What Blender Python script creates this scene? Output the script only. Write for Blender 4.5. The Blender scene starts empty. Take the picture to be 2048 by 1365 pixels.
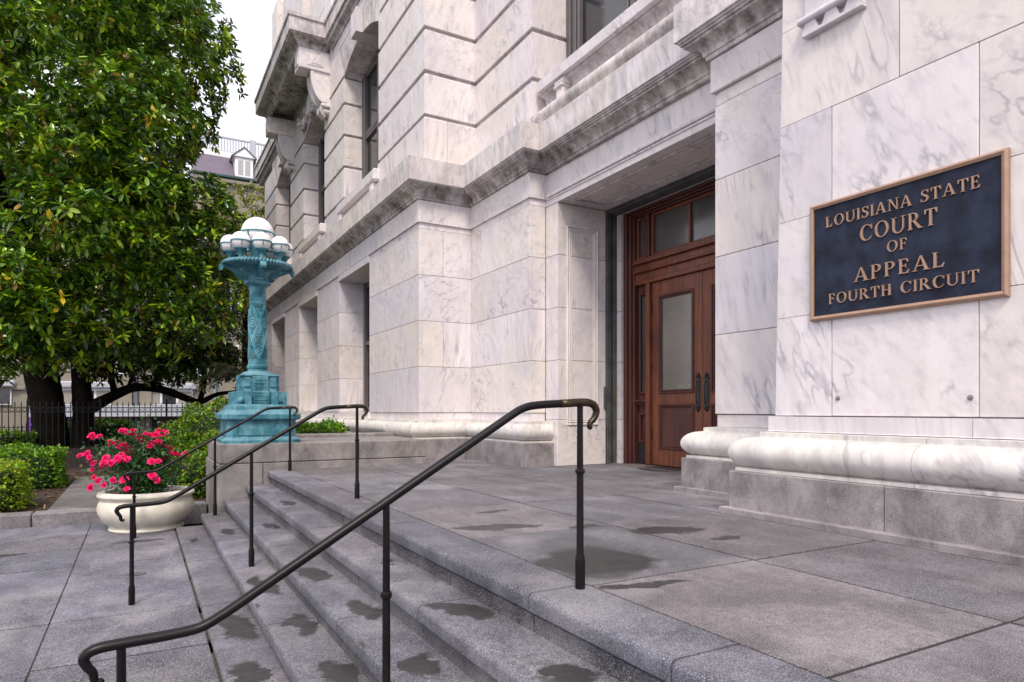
import bpy, bmesh, math, random
import numpy as np
from mathutils import Vector, Matrix
R = math.radians
random.seed(7); rng = np.random.default_rng(7)
SC = bpy.context.scene
COL = SC.collection

# ------------------------------------------------------------------ camera, sky, sun, exposure
THETA = R(29.29)
cam = bpy.data.cameras.new("camera"); cam_o = bpy.data.objects.new("camera", cam); COL.objects.link(cam_o)
cam.sensor_width = 36; cam.lens = 1330 / 2048 * 36; cam.shift_y = 0.0671
cam.clip_start = 0.05; cam.clip_end = 2000
cam_o.location = (0, 0, 0.9); cam_o.rotation_euler = (R(90), 0, -THETA)
SC.camera = cam_o

SUN_EL, SUN_AZ = 52, 210          # degrees; azimuth measured clockwise from +Y
world = bpy.data.worlds.new("World"); SC.world = world; world.use_nodes = True
wn = world.node_tree; wn.nodes.clear()
w_out = wn.nodes.new('ShaderNodeOutputWorld'); w_bg = wn.nodes.new('ShaderNodeBackground')
w_sky = wn.nodes.new('ShaderNodeTexSky'); w_sky.sky_type = 'NISHITA'; w_sky.sun_disc = False
w_sky.sun_elevation = R(SUN_EL); w_sky.sun_rotation = R(SUN_AZ)
w_tc = wn.nodes.new('ShaderNodeTexCoord'); w_map = wn.nodes.new('ShaderNodeMapping')
w_map.inputs['Scale'].default_value = (1.6, 1.6, 3.4)
w_no = wn.nodes.new('ShaderNodeTexNoise'); w_no.inputs['Scale'].default_value = 1.7
w_no.inputs['Detail'].default_value = 7; w_no.inputs['Roughness'].default_value = 0.55
w_rp = wn.nodes.new('ShaderNodeMapRange'); w_rp.inputs[1].default_value = 0.30; w_rp.inputs[2].default_value = 0.52
w_rp.inputs[3].default_value = 0.30; w_rp.inputs[4].default_value = 1.0
w_mx = wn.nodes.new('ShaderNodeMix'); w_mx.data_type = 'RGBA'
w_mx.inputs[7].default_value = (12.3, 12.2, 13.3, 1)
wn.links.new(w_tc.outputs['Generated'], w_map.inputs['Vector']); wn.links.new(w_map.outputs[0], w_no.inputs['Vector'])
wn.links.new(w_no.outputs['Fac'], w_rp.inputs[0]); wn.links.new(w_rp.outputs[0], w_mx.inputs[0])
wn.links.new(w_sky.outputs[0], w_mx.inputs[6]); wn.links.new(w_mx.outputs[2], w_bg.inputs['Color'])
w_bg.inputs['Strength'].default_value = 0.09
wn.links.new(w_bg.outputs[0], w_out.inputs['Surface'])

sun = bpy.data.lights.new("sun", 'SUN'); sun.energy = 2.2; sun.angle = R(15); sun.color = (1, 0.90, 0.77)
sun_o = bpy.data.objects.new("sun", sun); COL.objects.link(sun_o)
sd = Vector((math.sin(R(SUN_AZ)) * math.cos(R(SUN_EL)), math.cos(R(SUN_AZ)) * math.cos(R(SUN_EL)), math.sin(R(SUN_EL))))
sun_o.rotation_euler = sd.to_track_quat('Z', 'Y').to_euler(); sun_o.location = sd * 60
SC.view_settings.view_transform = 'Standard'; SC.view_settings.look = 'None'
SC.view_settings.exposure = 0.50; SC.view_settings.gamma = 1.0; SC.view_settings.use_curve_mapping = False
SC.render.engine = 'CYCLES'
SC.cycles.max_bounces = 6; SC.cycles.diffuse_bounces = 3; SC.cycles.glossy_bounces = 2; SC.cycles.transmission_bounces = 3

# ------------------------------------------------------------------ material helpers
class Mat:
    def __init__(s, name, rough=0.6, metal=0.0, spec=0.5):
        s.m = bpy.data.materials.new(name); s.m.use_nodes = True
        s.t = s.m.node_tree; s.t.nodes.clear()
        s.out = s.t.nodes.new('ShaderNodeOutputMaterial'); s.b = s.t.nodes.new('ShaderNodeBsdfPrincipled')
        s.t.links.new(s.b.outputs[0], s.out.inputs[0])
        s.b.inputs['Roughness'].default_value = rough; s.b.inputs['Metallic'].default_value = metal
        s.b.inputs['Specular IOR Level'].default_value = spec
    def n(s, typ, ins=None, **kw):
        nd = s.t.nodes.new('ShaderNode' + typ)
        for k, v in kw.items(): setattr(nd, k, v)
        for k, v in (ins or {}).items():
            if hasattr(v, 'links') or isinstance(v, bpy.types.NodeSocket): s.t.links.new(v, nd.inputs[k])
            else: nd.inputs[k].default_value = v
        return nd
    def math(s, op, a, b=0.0, clamp=False):
        nd = s.n('Math', {0: a, 1: b}, operation=op); nd.use_clamp = clamp; return nd.outputs[0]
    def rng(s, v, a, b, c=0.0, d=1.0):
        return s.n('MapRange', {0: v, 1: a, 2: b, 3: c, 4: d}).outputs[0]
    def mix(s, f, a, b, mode='MIX'):
        return s.n('Mix', {0: f, 6: a, 7: b}, data_type='RGBA', blend_type=mode).outputs[2]
    def noise(s, vec, scale, detail=4, rough=0.55, dist=0.0):
        return s.n('TexNoise', {'Vector': vec, 'Scale': scale, 'Detail': detail, 'Roughness': rough, 'Distortion': dist}).outputs['Fac']
    def pos(s): return s.n('NewGeometry').outputs['Position']
    def rnd(s): return s.n('ObjectInfo').outputs['Random']
    def scaled(s, vec, sc): return s.n('VectorMath', {0: vec, 1: sc}, operation='MULTIPLY').outputs[0]
    def add(s, a, b): return s.n('VectorMath', {0: a, 1: b}, operation='ADD').outputs[0]
    def color(s, c): s.t.links.new(c, s.b.inputs['Base Color'])
    def roughn(s, r): s.t.links.new(r, s.b.inputs['Roughness'])
    def bump(s, h, strength=0.2, dist=0.01):
        nd = s.n('Bump', {'Height': h, 'Strength': strength, 'Distance': dist})
        s.t.links.new(nd.outputs[0], s.b.inputs['Normal'])
def rgb(r, g, b): return (r, g, b, 1)

def marble(name, grime=0.0, base=(0.805, 0.745, 0.756)):
    M = Mat(name, 0.5, spec=0.35)
    p = M.pos(); r = M.rnd()
    off = M.n('CombineXYZ', {0: M.math('MULTIPLY', r, 37.0), 1: M.math('MULTIPLY', r, 91.0), 2: M.math('MULTIPLY', r, 53.0)}).outputs[0]
    ang = M.math('ADD', M.math('MULTIPLY', M.n('TexWhiteNoise', {'W': r}, noise_dimensions='1D').outputs['Value'], 1.1), 0.15)
    rot = M.n('VectorRotate', {'Vector': p, 'Axis': (0.75, -0.66, 0.0), 'Angle': ang}, rotation_type='AXIS_ANGLE').outputs[0]
    q = M.add(M.scaled(rot, (3.0, 3.0, 0.24)), off)
    n1 = M.noise(q, 2.1, 3, 0.5, 0.0)
    st = M.noise(M.add(M.scaled(rot, (11.0, 11.0, 0.5)), off), 1.0, 4, 0.6)
    ridge = M.rng(M.math('ABSOLUTE', M.math('SUBTRACT', n1, 0.5)), 0.0, 0.05, 1.0, 0.0)
    msk = M.rng(M.noise(M.add(p, off), 1.7, 3), 0.44, 0.68)
    vein = M.math('MULTIPLY', ridge, msk)
    n2 = M.rng(M.noise(q, 0.8, 4, 0.6, 0.4), 0.45, 0.72)
    fine = M.noise(p, 55.0, 1)
    tint = M.n('TexWhiteNoise', {'W': M.math('ADD', r, 3.3)}, noise_dimensions='1D').outputs['Value']
    c0 = M.mix(M.rng(tint, .45, 1.0), rgb(*base), rgb(base[0] * 0.83, base[1] * 0.84, base[2] * 0.89))
    tint2 = M.n('TexWhiteNoise', {'W': M.math('ADD', r, 7.7)}, noise_dimensions='1D').outputs['Value']
    c0 = M.mix(M.rng(tint2, .35, 1.0, 0, .9), c0, rgb(base[0] * .98, base[1] * .962, base[2] * .885))
    c1 = M.mix(M.math('MULTIPLY', n2, 0.42), c0, rgb(0.47, 0.44, 0.50))
    c1 = M.mix(M.rng(st, 0.50, 0.72, 0.0, 0.38), c1, rgb(0.42, 0.40, 0.45))
    c2 = M.mix(M.math('MULTIPLY', M.math('MULTIPLY', vein, M.rng(st, .3, .65, .25, 1.0)), 0.85), c1, rgb(0.26, 0.24, 0.30))
    c3 = M.mix(M.rng(fine, 0.35, 0.75, 0.0, 0.10), c2, rgb(0.5, 0.46, 0.44))
    warm = M.rng(M.noise(p, 0.9, 3, 0.65), 0.50, 0.72, 0.0, 0.5)
    c4 = M.mix(warm, c3, rgb(0.66, 0.60, 0.52))
    if grime > 0:
        g = M.noise(M.scaled(p, (5.0, 5.0, 0.9)), 1.6, 6, 0.68)
        g2 = M.noise(p, 2.4, 5, 0.65)
        gg = M.math('MULTIPLY', M.rng(M.math('ADD', M.math('MULTIPLY', g, 0.5), M.math('MULTIPLY', g2, 0.5)), 0.40, 0.62), grime)
        c4 = M.mix(gg, c4, rgb(0.085, 0.068, 0.056))
    M.color(c4)
    M.roughn(M.rng(n2, 0, 1, 0.42, 0.6))
    M.bump(M.noise(p, 14.0, 3), 0.16, 0.006)
    return M.m

WET = []   # (x, y, rx, ry, angle) damp patches on the steps and landing
def stone_floor(name, c_lo, c_hi, wet=None, spk=85.0, tintrange=0.3):
    M = Mat(name, 0.75, spec=0.3)
    p = M.pos(); r = M.rnd()
    sp = M.noise(p, spk, 2, 0.7); sp2 = M.noise(p, spk * 2.2, 1)
    bl = M.noise(M.scaled(p, (1.4, 0.8, 1.0)), 1.9, 5, 0.65, 0.6)
    bl2 = M.noise(M.add(p, (9, 4, 1)), 5.5, 5, 0.6)
    md = M.noise(M.add(p, (2, 8, 3)), 21.0, 4, 0.7)
    c = M.mix(M.rng(bl, 0.38, 0.63), rgb(*c_lo), rgb(*c_hi))
    c = M.mix(M.rng(md, 0.36, 0.60, 0.55, 0.0), c, rgb(c_lo[0] * .55, c_lo[1] * .55, c_lo[2] * .58))
    r2 = M.n('TexWhiteNoise', {'W': M.math('ADD', r, 5.1)}, noise_dimensions='1D').outputs['Value']
    hue = M.rng(M.math('ADD', M.math('MULTIPLY', r2, .6), M.math('MULTIPLY', M.noise(M.add(p, (5, 5, 5)), 1.1, 3), .8)), .3, 1.1, -.075, .055)
    br = M.rng(r, 0, 1, .64, 1.0)
    tv = M.n('CombineXYZ', {0: M.math('MULTIPLY', br, M.math('ADD', 1.0, hue)), 1: M.math('MULTIPLY', br, .965), 2: M.math('MULTIPLY', br, M.math('SUBTRACT', 1.03, hue))}).outputs[0]
    c = M.mix(1.0, c, tv, 'MULTIPLY')
    c = M.mix(M.rng(bl2, 0.55, 0.75, 0, 0.35), c, rgb(0.12, 0.11, 0.115))
    c = M.mix(M.rng(M.noise(M.add(p, (3, 7, 2)), 1.3, 3), 0.55, 0.7, 0, 0.35), c, rgb(0.36, 0.345, 0.36))
    c = M.mix(M.rng(sp, 0.30, 0.50, 0.75, 0.0), c, rgb(0.05, 0.048, 0.052))
    c = M.mix(M.rng(sp2, 0.54, 0.72, 0.0, 0.6), c, rgb(0.55, 0.53, 0.55))
    sx = M.rng(M.noise(M.add(p, (1, 1, 5)), 13.0, 3), 0.68, 0.72, 0.0, 0.6)
    c = M.mix(sx, c, rgb(0.08, 0.075, 0.08))
    rough = M.rng(bl, 0.3, 0.7, 0.66, 0.82)
    if wet:
        nz = M.n('TexNoise', {'Vector': p, 'Scale': 3.4, 'Detail': 6.0, 'Roughness': 0.65}).outputs['Color']
        wp = M.add(p, M.scaled(M.add(nz, (-0.5, -0.5, -0.5)), (0.42, 0.30, 0.0)))
        wp = M.scaled(wp, (1, 1, 0))
        acc = None
        for (x, y, rx, ry, a) in wet:
            v = M.add(wp, (-x, -y, 0))
            if a: v = M.n('VectorRotate', {'Vector': v, 'Angle': -a}, rotation_type='Z_AXIS').outputs[0]
            v = M.scaled(v, (1 / rx, 1 / ry, 0))
            L = M.n('VectorMath', {0: v}, operation='LENGTH').outputs['Value']
            m = M.rng(L, 0.80, 1.03, 1.0, 0.0)
            acc = m if acc is None else M.math('MAXIMUM', acc, m)
        nzz = M.rng(M.n('SeparateXYZ', {0: M.n('NewGeometry').outputs['True Normal']}).outputs[2], 0.5, 0.8)
        acc = M.math('MULTIPLY', M.math('MULTIPLY', acc, nzz), M.rng(bl2, 0.3, 0.7, 0.78, 0.95))
        c = M.mix(acc, c, rgb(0.030, 0.028, 0.027))
        rough = M.math('SUBTRACT', rough, M.math('MULTIPLY', acc, 0.28))
    M.color(c); M.roughn(rough)
    M.bump(M.math('ADD', sp, M.math('MULTIPLY', bl2, 2.0)), 0.22, 0.004)
    return M.m

def granite(name, lo, hi, dirt=0.5):
    M = Mat(name, 0.8, spec=0.3)
    p = M.pos(); r = M.rnd()
    sp = M.noise(p, 110.0, 2, 0.7)
    bl = M.noise(p, 3.2, 6, 0.65, 0.4)
    st = M.noise(M.scaled(p, (3.5, 3.5, 1.8)), 1.5, 5, 0.7)
    c = M.mix(M.rng(bl, 0.35, 0.65), rgb(*lo), rgb(*hi))
    c = M.mix(M.rng(r, 0, 1, 0, 0.3), c, rgb(0.23, 0.21, 0.2))
    c = M.mix(M.math('MULTIPLY', M.rng(st, 0.5, 0.68), dirt), c, rgb(0.06, 0.055, 0.055))
    c = M.mix(M.rng(sp, 0.32, 0.47, 0.6, 0.0), c, rgb(0.07, 0.066, 0.07))
    c = M.mix(M.rng(M.noise(p, 240.0, 1), 0.58, 0.75, 0, 0.5), c, rgb(0.58, 0.55, 0.55))
    M.color(c); M.bump(sp, 0.25, 0.004)
    return M.m

def simple(name, c, rough=0.6, metal=0.0, var=0.15, scale=6.0, spec=0.5, c2=None, bump=0.0):
    M = Mat(name, rough, metal, spec)
    p = M.pos()
    n = M.noise(p, scale, 5, 0.6)
    a = rgb(*c); b = rgb(*(c2 or tuple(x * (1 - var) for x in c)))
    M.color(M.mix(M.rng(n, 0.35, 0.65), a, b))
    if bump: M.bump(M.noise(p, scale * 3, 4), bump, 0.006)
    return M.m

def wood(name, lo, hi, rough=0.42):
    M = Mat(name, rough, spec=0.4)
    p = M.pos(); r = M.rnd()
    off = M.n('CombineXYZ', {0: M.math('MULTIPLY', r, 31.0), 1: M.math('MULTIPLY', r, 17.0), 2: 0.0}).outputs[0]
    q = M.add(M.scaled(p, (14, 14, 0.9)), off)
    g = M.noise(q, 1.6, 6, 0.62, 0.5); b = M.noise(p, 1.6, 4)
    c = M.mix(M.rng(g, 0.33, 0.68), rgb(*lo), rgb(*hi))
    c = M.mix(M.rng(b, 0.45, 0.7, 0, 0.45), c, rgb(lo[0] * 0.5, lo[1] * 0.5, lo[2] * 0.7))
    M.color(c); M.roughn(M.rng(g, 0.3, 0.7, rough - 0.08, rough + 0.14)); M.bump(g, 0.15, 0.003)
    return M.m

def leafmat(name, rough=0.38, spec=0.5, trans=0.25):
    M = Mat(name, rough, spec=spec)
    a = M.n('Attribute', attribute_name='tint').outputs['Color']
    M.color(a)
    tr = M.n('BsdfTranslucent'); M.t.links.new(a, tr.inputs['Color'])
    ms = M.n('MixShader', {0: trans, 1: M.b.outputs[0], 2: tr.outputs[0]})
    M.t.links.new(ms.outputs[0], M.out.inputs[0])
    return M.m

def glass(name, c, rough=0.08):
    M = Mat(name, rough, spec=0.8)
    p = M.pos()
    M.color(M.mix(M.rng(M.noise(p, 1.1, 3), 0.35, 0.7), rgb(*c), rgb(c[0] * 0.6, c[1] * 0.6, c[2] * 0.62)))
    M.roughn(M.rng(M.noise(p, 3.0, 4), 0.3, 0.7, rough, rough + 0.14))
    return M.m

WET += [(2.36, 3.22, 0.44, 0.36, 0.5), (3.42, 3.76, 0.34, 0.16, -0.25), (3.56, 3.36, 0.13, 0.06, 0.2), (2.40, 4.50, 0.40, 0.11, -0.3),
        (2.27, 2.66, 0.28, 0.055, -0.2), (2.75, 5.2, 0.2, 0.06, 0.1), (7.0, 7.6, 0.5, 0.5, 0), (6.9, 6.2, 0.4, 0.5, 0), (3.0, 4.2, 0.12, 0.07, 0),
        (1.52, 3.30, 0.10, 0.24, 0.5), (1.26, 4.20, 0.10, 0.27, 0.1), (0.64, 5.40, 0.13, 0.42, 0.1), (0.96, 4.68, 0.09, 0.30, 0.1),
        (1.25, 3.15, 0.09, 0.16, 0.0), (0.98, 3.72, 0.12, 0.25, 0.0), (1.54, 2.26, 0.10, 0.16, 0.2), (1.20, 5.30, 0.11, 0.30, 0.0),
        (1.26, 7.75, 0.06, 0.24, 0), (1.52, 8.1, 0.07, 0.26, 0), (0.95, 8.7, 0.07, 0.3, 0), (0.92, 5.9, 0.09, 0.4, 0.1), (0.62, 9.2, 0.05, 0.2, 0),
        (0.60, 4.35, 0.1, 0.3, 0), (1.55, 4.6, 0.05, 0.12, 0), (-1.5, 9.6, 0.35, 0.12, 0.2), (0.0, 9.9, 0.3, 0.1, 0.0)]

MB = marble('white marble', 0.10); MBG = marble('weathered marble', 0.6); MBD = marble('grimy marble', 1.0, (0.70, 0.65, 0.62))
MBL = marble('ledge marble', 0.42)
MBB = marble('base marble', 0.26, (0.80, 0.765, 0.72))
MORTAR = simple('mortar', (0.03, 0.027, 0.025), 0.95)
SOILJ = simple('joint dirt', (0.075, 0.06, 0.045), 0.95, scale=30, c2=(0.025, 0.02, 0.016), bump=0.6)
MORTARP = simple('pale mortar', (0.22, 0.20, 0.20), 0.95)
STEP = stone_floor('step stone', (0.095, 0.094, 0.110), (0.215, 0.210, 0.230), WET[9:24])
LAND = stone_floor('landing stone', (0.110, 0.105, 0.110), (0.232, 0.221, 0.227), WET[:9])
PLAZA = stone_floor('plaza stone', (0.095, 0.097, 0.118), (0.225, 0.222, 0.250), WET[24:], spk=60.0)
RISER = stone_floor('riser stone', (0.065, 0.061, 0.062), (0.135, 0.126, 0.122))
CONC = stone_floor('path concrete', (0.14, 0.13, 0.115), (0.23, 0.215, 0.195), wet=None, spk=70.0)
KERB = stone_floor('kerb stone', (0.19, 0.18, 0.175), (0.34, 0.325, 0.325), wet=None, spk=80.0)
GRAN = granite('base granite', (0.17, 0.15, 0.155), (0.36, 0.325, 0.335), 0.5)
GRANC = granite('wall granite', (0.16, 0.147, 0.145), (0.33, 0.305, 0.30), 0.5)
IRON = simple('dark bronze', (0.0055, 0.0050, 0.0068), 0.34, 0.0, scale=9.0, spec=0.2, c2=(0.010, 0.008, 0.009))
BRASS = simple('worn bronze', (0.085, 0.058, 0.032), 0.32, 0.7, scale=14.0, c2=(0.022, 0.018, 0.017))
BLACK = simple('black iron', (0.010, 0.010, 0.012), 0.5, 0.3)
WOOD = wood('door mahogany', (0.095, 0.030, 0.017), (0.255, 0.078, 0.036)); WOODD = wood('dark mahogany', (0.055, 0.018, 0.016), (0.13, 0.040, 0.030))
GLASSD = glass('door glass', (0.20, 0.185, 0.15), 0.16); GLASSW = glass('window glass', (0.018, 0.02, 0.024), 0.04)
GLASST = glass('transom glass', (0.10, 0.098, 0.09), 0.10)
FRAMEW = simple('window frame paint', (0.115, 0.10, 0.105), 0.5)
SLOTM = simple('patinated steel', (0.055, 0.052, 0.052), 0.6, 0.0, scale=5, c2=(0.10, 0.105, 0.108))
BRONZE = simple('satin bronze', (0.40, 0.255, 0.18), 0.42, 0.25, scale=11.0, c2=(0.34, 0.21, 0.145))
FIELD = simple('plaque field', (0.010, 0.012, 0.022), 0.6, 0.0, scale=5.5, c2=(0.026, 0.033, 0.062), bump=0.05, spec=0.2)
TERRA = simple('planter stone', (0.72, 0.68, 0.59), 0.8, scale=5.0, c2=(0.56, 0.51, 0.42), bump=0.12)
SOIL = simple('soil', (0.030, 0.020, 0.014), 0.95, scale=20, bump=0.4)
BARK = simple('bark', (0.013, 0.011, 0.009), 0.95, scale=10, c2=(0.005, 0.004, 0.004), bump=0.8, spec=0.05)
CREAM = simple('cream stucco', (0.27, 0.24, 0.195), 0.9, var=0.1, scale=1.2)
WHITEP = simple('white paint', (0.78, 0.78, 0.80), 0.6, var=0.05)
WHITEG = simple('greyed white paint', (0.46, 0.47, 0.53), 0.7, var=0.08)
SLATE = simple('purple slate', (0.15, 0.128, 0.175), 0.7, scale=3, c2=(0.19, 0.15, 0.185))
LEAF = leafmat('magnolia leaf', 0.24, 0.6, 0.09); LEAFS = leafmat('hedge leaf', 0.45, 0.4, 0.3); PETAL = leafmat('rose petal', 0.55, 0.3, 0.2)

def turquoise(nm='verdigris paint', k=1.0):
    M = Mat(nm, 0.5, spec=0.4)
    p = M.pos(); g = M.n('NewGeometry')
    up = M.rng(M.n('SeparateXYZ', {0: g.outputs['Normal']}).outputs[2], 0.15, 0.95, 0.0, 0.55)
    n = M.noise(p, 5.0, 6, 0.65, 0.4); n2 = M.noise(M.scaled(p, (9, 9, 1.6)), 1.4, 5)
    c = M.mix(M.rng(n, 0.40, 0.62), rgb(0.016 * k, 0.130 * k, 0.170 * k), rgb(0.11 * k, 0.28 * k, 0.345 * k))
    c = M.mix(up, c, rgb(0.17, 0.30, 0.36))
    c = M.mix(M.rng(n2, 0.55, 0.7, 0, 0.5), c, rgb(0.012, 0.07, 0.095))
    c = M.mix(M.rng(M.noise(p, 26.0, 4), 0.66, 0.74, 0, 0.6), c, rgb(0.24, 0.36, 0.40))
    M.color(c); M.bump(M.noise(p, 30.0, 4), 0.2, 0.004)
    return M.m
TURQ = turquoise(); TURQD = turquoise('shaded verdigris paint', .55); TURQL = turquoise('highlit verdigris paint', 1.35)  # dark and light copies paint relief shading onto the lamp shaft
GLOBE = simple('opal glass', (0.84, 0.82, 0.82), 0.22, 0, var=0.04, spec=0.6)

# ------------------------------------------------------------------ mesh helpers
def build(name, V, F, mat, parent=None, smooth=False, fix=True, angle=None, link=True):
    me = bpy.data.meshes.new(name); me.from_pydata([tuple(v) for v in V], [], F)
    if fix:
        bm = bmesh.new(); bm.from_mesh(me); bmesh.ops.recalc_face_normals(bm, faces=bm.faces); bm.to_mesh(me); bm.free()
    if mat: me.materials.append(mat)
    if smooth:
        me.shade_smooth()
        if angle: me.set_sharp_from_angle(angle=R(angle))
    o = bpy.data.objects.new(name, me); COL.objects.link(o)
    if parent is not None: attach(o, parent)
    return o
def attach(o, parent):
    """parent without moving (parents here are only translated/rotated about z)"""
    o.parent = parent; o.matrix_parent_inverse = world_of(parent).inverted()
def world_of(o):
    if o is None: return Matrix.Identity(4)
    loc = Matrix.LocRotScale(o.location, o.rotation_euler, o.scale)
    return (world_of(o.parent) @ o.matrix_parent_inverse @ loc) if o.parent else loc
def thing(name, label, cat, loc=(0, 0, 0), group=None):
    o = bpy.data.objects.new(name, None); COL.objects.link(o); o.location = loc; o.empty_display_size = 0.2
    o['label'] = label; o['category'] = cat
    if group: o['group'] = group
    return o
def tag(o, label, cat, group=None):
    o['label'] = label; o['category'] = cat
    if group: o['group'] = group
    return o
def struct(o, label=None):
    o['kind'] = 'structure'
    if label: o['label'] = label
    return o
def cbox(x0, x1, y0, y1, z0, z1, c=0.004):
    if x0 > x1: x0, x1 = x1, x0
    if y0 > y1: y0, y1 = y1, y0
    if z0 > z1: z0, z1 = z1, z0
    c = min(c, (x1 - x0) * .45, (y1 - y0) * .45, (z1 - z0) * .45)
    V, idx = [], {}
    for sx in (0, 1):
        for sy in (0, 1):
            for sz in (0, 1):
                X, Y, Z = (x0, x1)[sx], (y0, y1)[sy], (z0, z1)[sz]
                ix, iy, iz = X + (c, -c)[sx], Y + (c, -c)[sy], Z + (c, -c)[sz]
                for a, p in enumerate(((X, iy, iz), (ix, Y, iz), (ix, iy, Z))):
                    idx[(sx, sy, sz, a)] = len(V); V.append(p)
    F = []
    q = [(0, 0), (1, 0), (1, 1), (0, 1)]
    for s in (0, 1):
        F.append([idx[(s, a, b, 0)] for a, b in q]); F.append([idx[(a, s, b, 1)] for a, b in q]); F.append([idx[(a, b, s, 2)] for a, b in q])
    for a in (0, 1):
        for b in (0, 1):
            F.append([idx[(a, b, 0, 0)], idx[(a, b, 1, 0)], idx[(a, b, 1, 1)], idx[(a, b, 0, 1)]])
            F.append([idx[(a, 0, b, 0)], idx[(a, 1, b, 0)], idx[(a, 1, b, 2)], idx[(a, 0, b, 2)]])
            F.append([idx[(0, a, b, 1)], idx[(1, a, b, 1)], idx[(1, a, b, 2)], idx[(0, a, b, 2)]])
            for d in (0, 1): F.append([idx[(a, b, d, 0)], idx[(a, b, d, 1)], idx[(a, b, d, 2)]])
    return V, F
class MBld:
    def __init__(s): s.V, s.F = [], []
    def add(s, VF):
        n = len(s.V); s.V += [tuple(v) for v in VF[0]]; s.F += [[i + n for i in f] for f in VF[1]]; return s
    def box(s, *a, **k): return s.add(cbox(*a, **k))
    def build(s, name, mat, parent=None, **k): return build(name, s.V, s.F, mat, parent, **k)
def box(name, x0, x1, y0, y1, z0, z1, mat, parent=None, c=0.004):
    return build(name, *cbox(x0, x1, y0, y1, z0, z1, c), mat, parent)
def prism(poly, axis, a0, a1):
    """2D polygon extruded along axis: 'y' poly=(x,z); 'x' poly=(y,z); 'z' poly=(x,y)"""
    n = len(poly); V = []
    for a in (a0, a1):
        for (u, v) in poly:
            V.append({'y': (u, a, v), 'x': (a, u, v), 'z': (u, v, a)}[axis])
    F = [list(range(n)), list(range(2 * n - 1, n - 1, -1))] + [[i, (i + 1) % n, n + (i + 1) % n, n + i] for i in range(n)]
    return V, F
def lathe(prof, seg=48, cx=0, cy=0, sx=1.0, sy=1.0, fn=None):
    V, F = [], []
    n = len(prof)
    for i, (r, z) in enumerate(prof):
        for k in range(seg):
            a = 2 * math.pi * k / seg; rr = r * (fn(a, i) if fn else 1)
            V.append((cx + rr * math.cos(a) * sx, cy + rr * math.sin(a) * sy, z))
    for i in range(n - 1):
        for k in range(seg):
            k2 = (k + 1) % seg
            F.append([i * seg + k, i * seg + k2, (i + 1) * seg + k2, (i + 1) * seg + k])
    F.append(list(range(seg))); F.append([(n - 1) * seg + k for k in range(seg)])
    return V, F
def tube(pts, rad, seg=10, sq=None):
    pts = [Vector(p) for p in pts]; n = len(pts)
    rad = rad if isinstance(rad, (list, tuple)) else [rad] * n
    V, F = [], []; up = None
    for i, p in enumerate(pts):
        t = (pts[min(i + 1, n - 1)] - pts[max(i - 1, 0)]).normalized()
        if up is None:
            up = Vector((0, 0, 1)) if abs(t.z) < 0.9 else Vector((0, 1, 0))
        b = t.cross(up).normalized(); up = b.cross(t).normalized()
        for k in range(seg):
            a = 2 * math.pi * k / seg
            V.append(p + (b * math.cos(a) * (sq or 1.0) + up * math.sin(a)) * rad[i])
    for i in range(n - 1):
        for k in range(seg):
            k2 = (k + 1) % seg
            F.append([i * seg + k, i * seg + k2, (i + 1) * seg + k2, (i + 1) * seg + k])
    F.append(list(range(seg))); F.append([(n - 1) * seg + k for k in range(seg)])
    return V, F
def sphere(c, r, seg=16, rings=10, sz=1.0):
    prof = [(max(1e-4, r * math.sin(math.pi * i / rings)), c[2] - r * sz * math.cos(math.pi * i / rings)) for i in range(rings + 1)]
    return lathe(prof, seg, c[0], c[1])
def smooth_path(pts, sub=6):
    P = [Vector(p) for p in pts]; out = []
    for i in range(len(P) - 1):
        p0, p1, p2, p3 = P[max(i - 1, 0)], P[i], P[i + 1], P[min(i + 2, len(P) - 1)]
        for k in range(sub):
            t = k / sub
            out.append(0.5 * ((2 * p1) + (p2 - p0) * t + (2 * p0 - 5 * p1 + 4 * p2 - p3) * t * t + (3 * p1 - p0 - 3 * p2 + p3) * t ** 3))
    out.append(P[-1]); return out

def sweep_pieces(name, path, prof, mat, parent, piece=1.7, gap=0.004, smooth=True):
    """profile [(offset_out, z)] swept along a plan polyline, cut into stones; out = right-hand side of travel"""
    P = [Vector(p) for p in path]; n = len(P)
    dirs = [(P[i + 1] - P[i]).normalized() for i in range(n - 1)]
    nor = [Vector((d.y, -d.x)) for d in dirs]
    objs = []
    for s in range(n - 1):
        L = (P[s + 1] - P[s]).length; k = max(1, round(L / piece))
        cuts = [L * j / k for j in range(k + 1)]
        for j in range(k):
            a, b = cuts[j], cuts[j + 1]
            ends = []
            for e, t in ((0, a), (1, b)):
                row = []
                for (o, z) in prof:
                    if e == 0 and j == 0 and s > 0: mvec = (nor[s - 1] + nor[s]) / (1 + nor[s - 1].dot(nor[s])); q = P[s] + mvec * o + dirs[s] * 0.001
                    elif e == 1 and j == k - 1 and s < n - 2: mvec = (nor[s + 1] + nor[s]) / (1 + nor[s + 1].dot(nor[s])); q = P[s + 1] + mvec * o - dirs[s] * 0.001
                    else: q = P[s] + dirs[s] * (t + (gap / 2 if e == 0 else -gap / 2)) + nor[s] * o
                    row.append((q.x, q.y, z))
                ends.append(row)
            m = len(prof); V = ends[0] + ends[1]
            F = [list(range(m)), list(range(2 * m - 1, m - 1, -1))] + [[i, (i + 1) % m, m + (i + 1) % m, m + i] for i in range(m)]
            objs.append(build(name, V, F, mat, parent, smooth=smooth, angle=28))
    return objs
def arc(cx, cz, r, a0, a1, n=8, rz=None):
    rz = rz or r
    return [(cx + r * math.cos(R(a0 + (a1 - a0) * i / n)), cz + rz * math.sin(R(a0 + (a1 - a0) * i / n))) for i in range(n + 1)]

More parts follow.
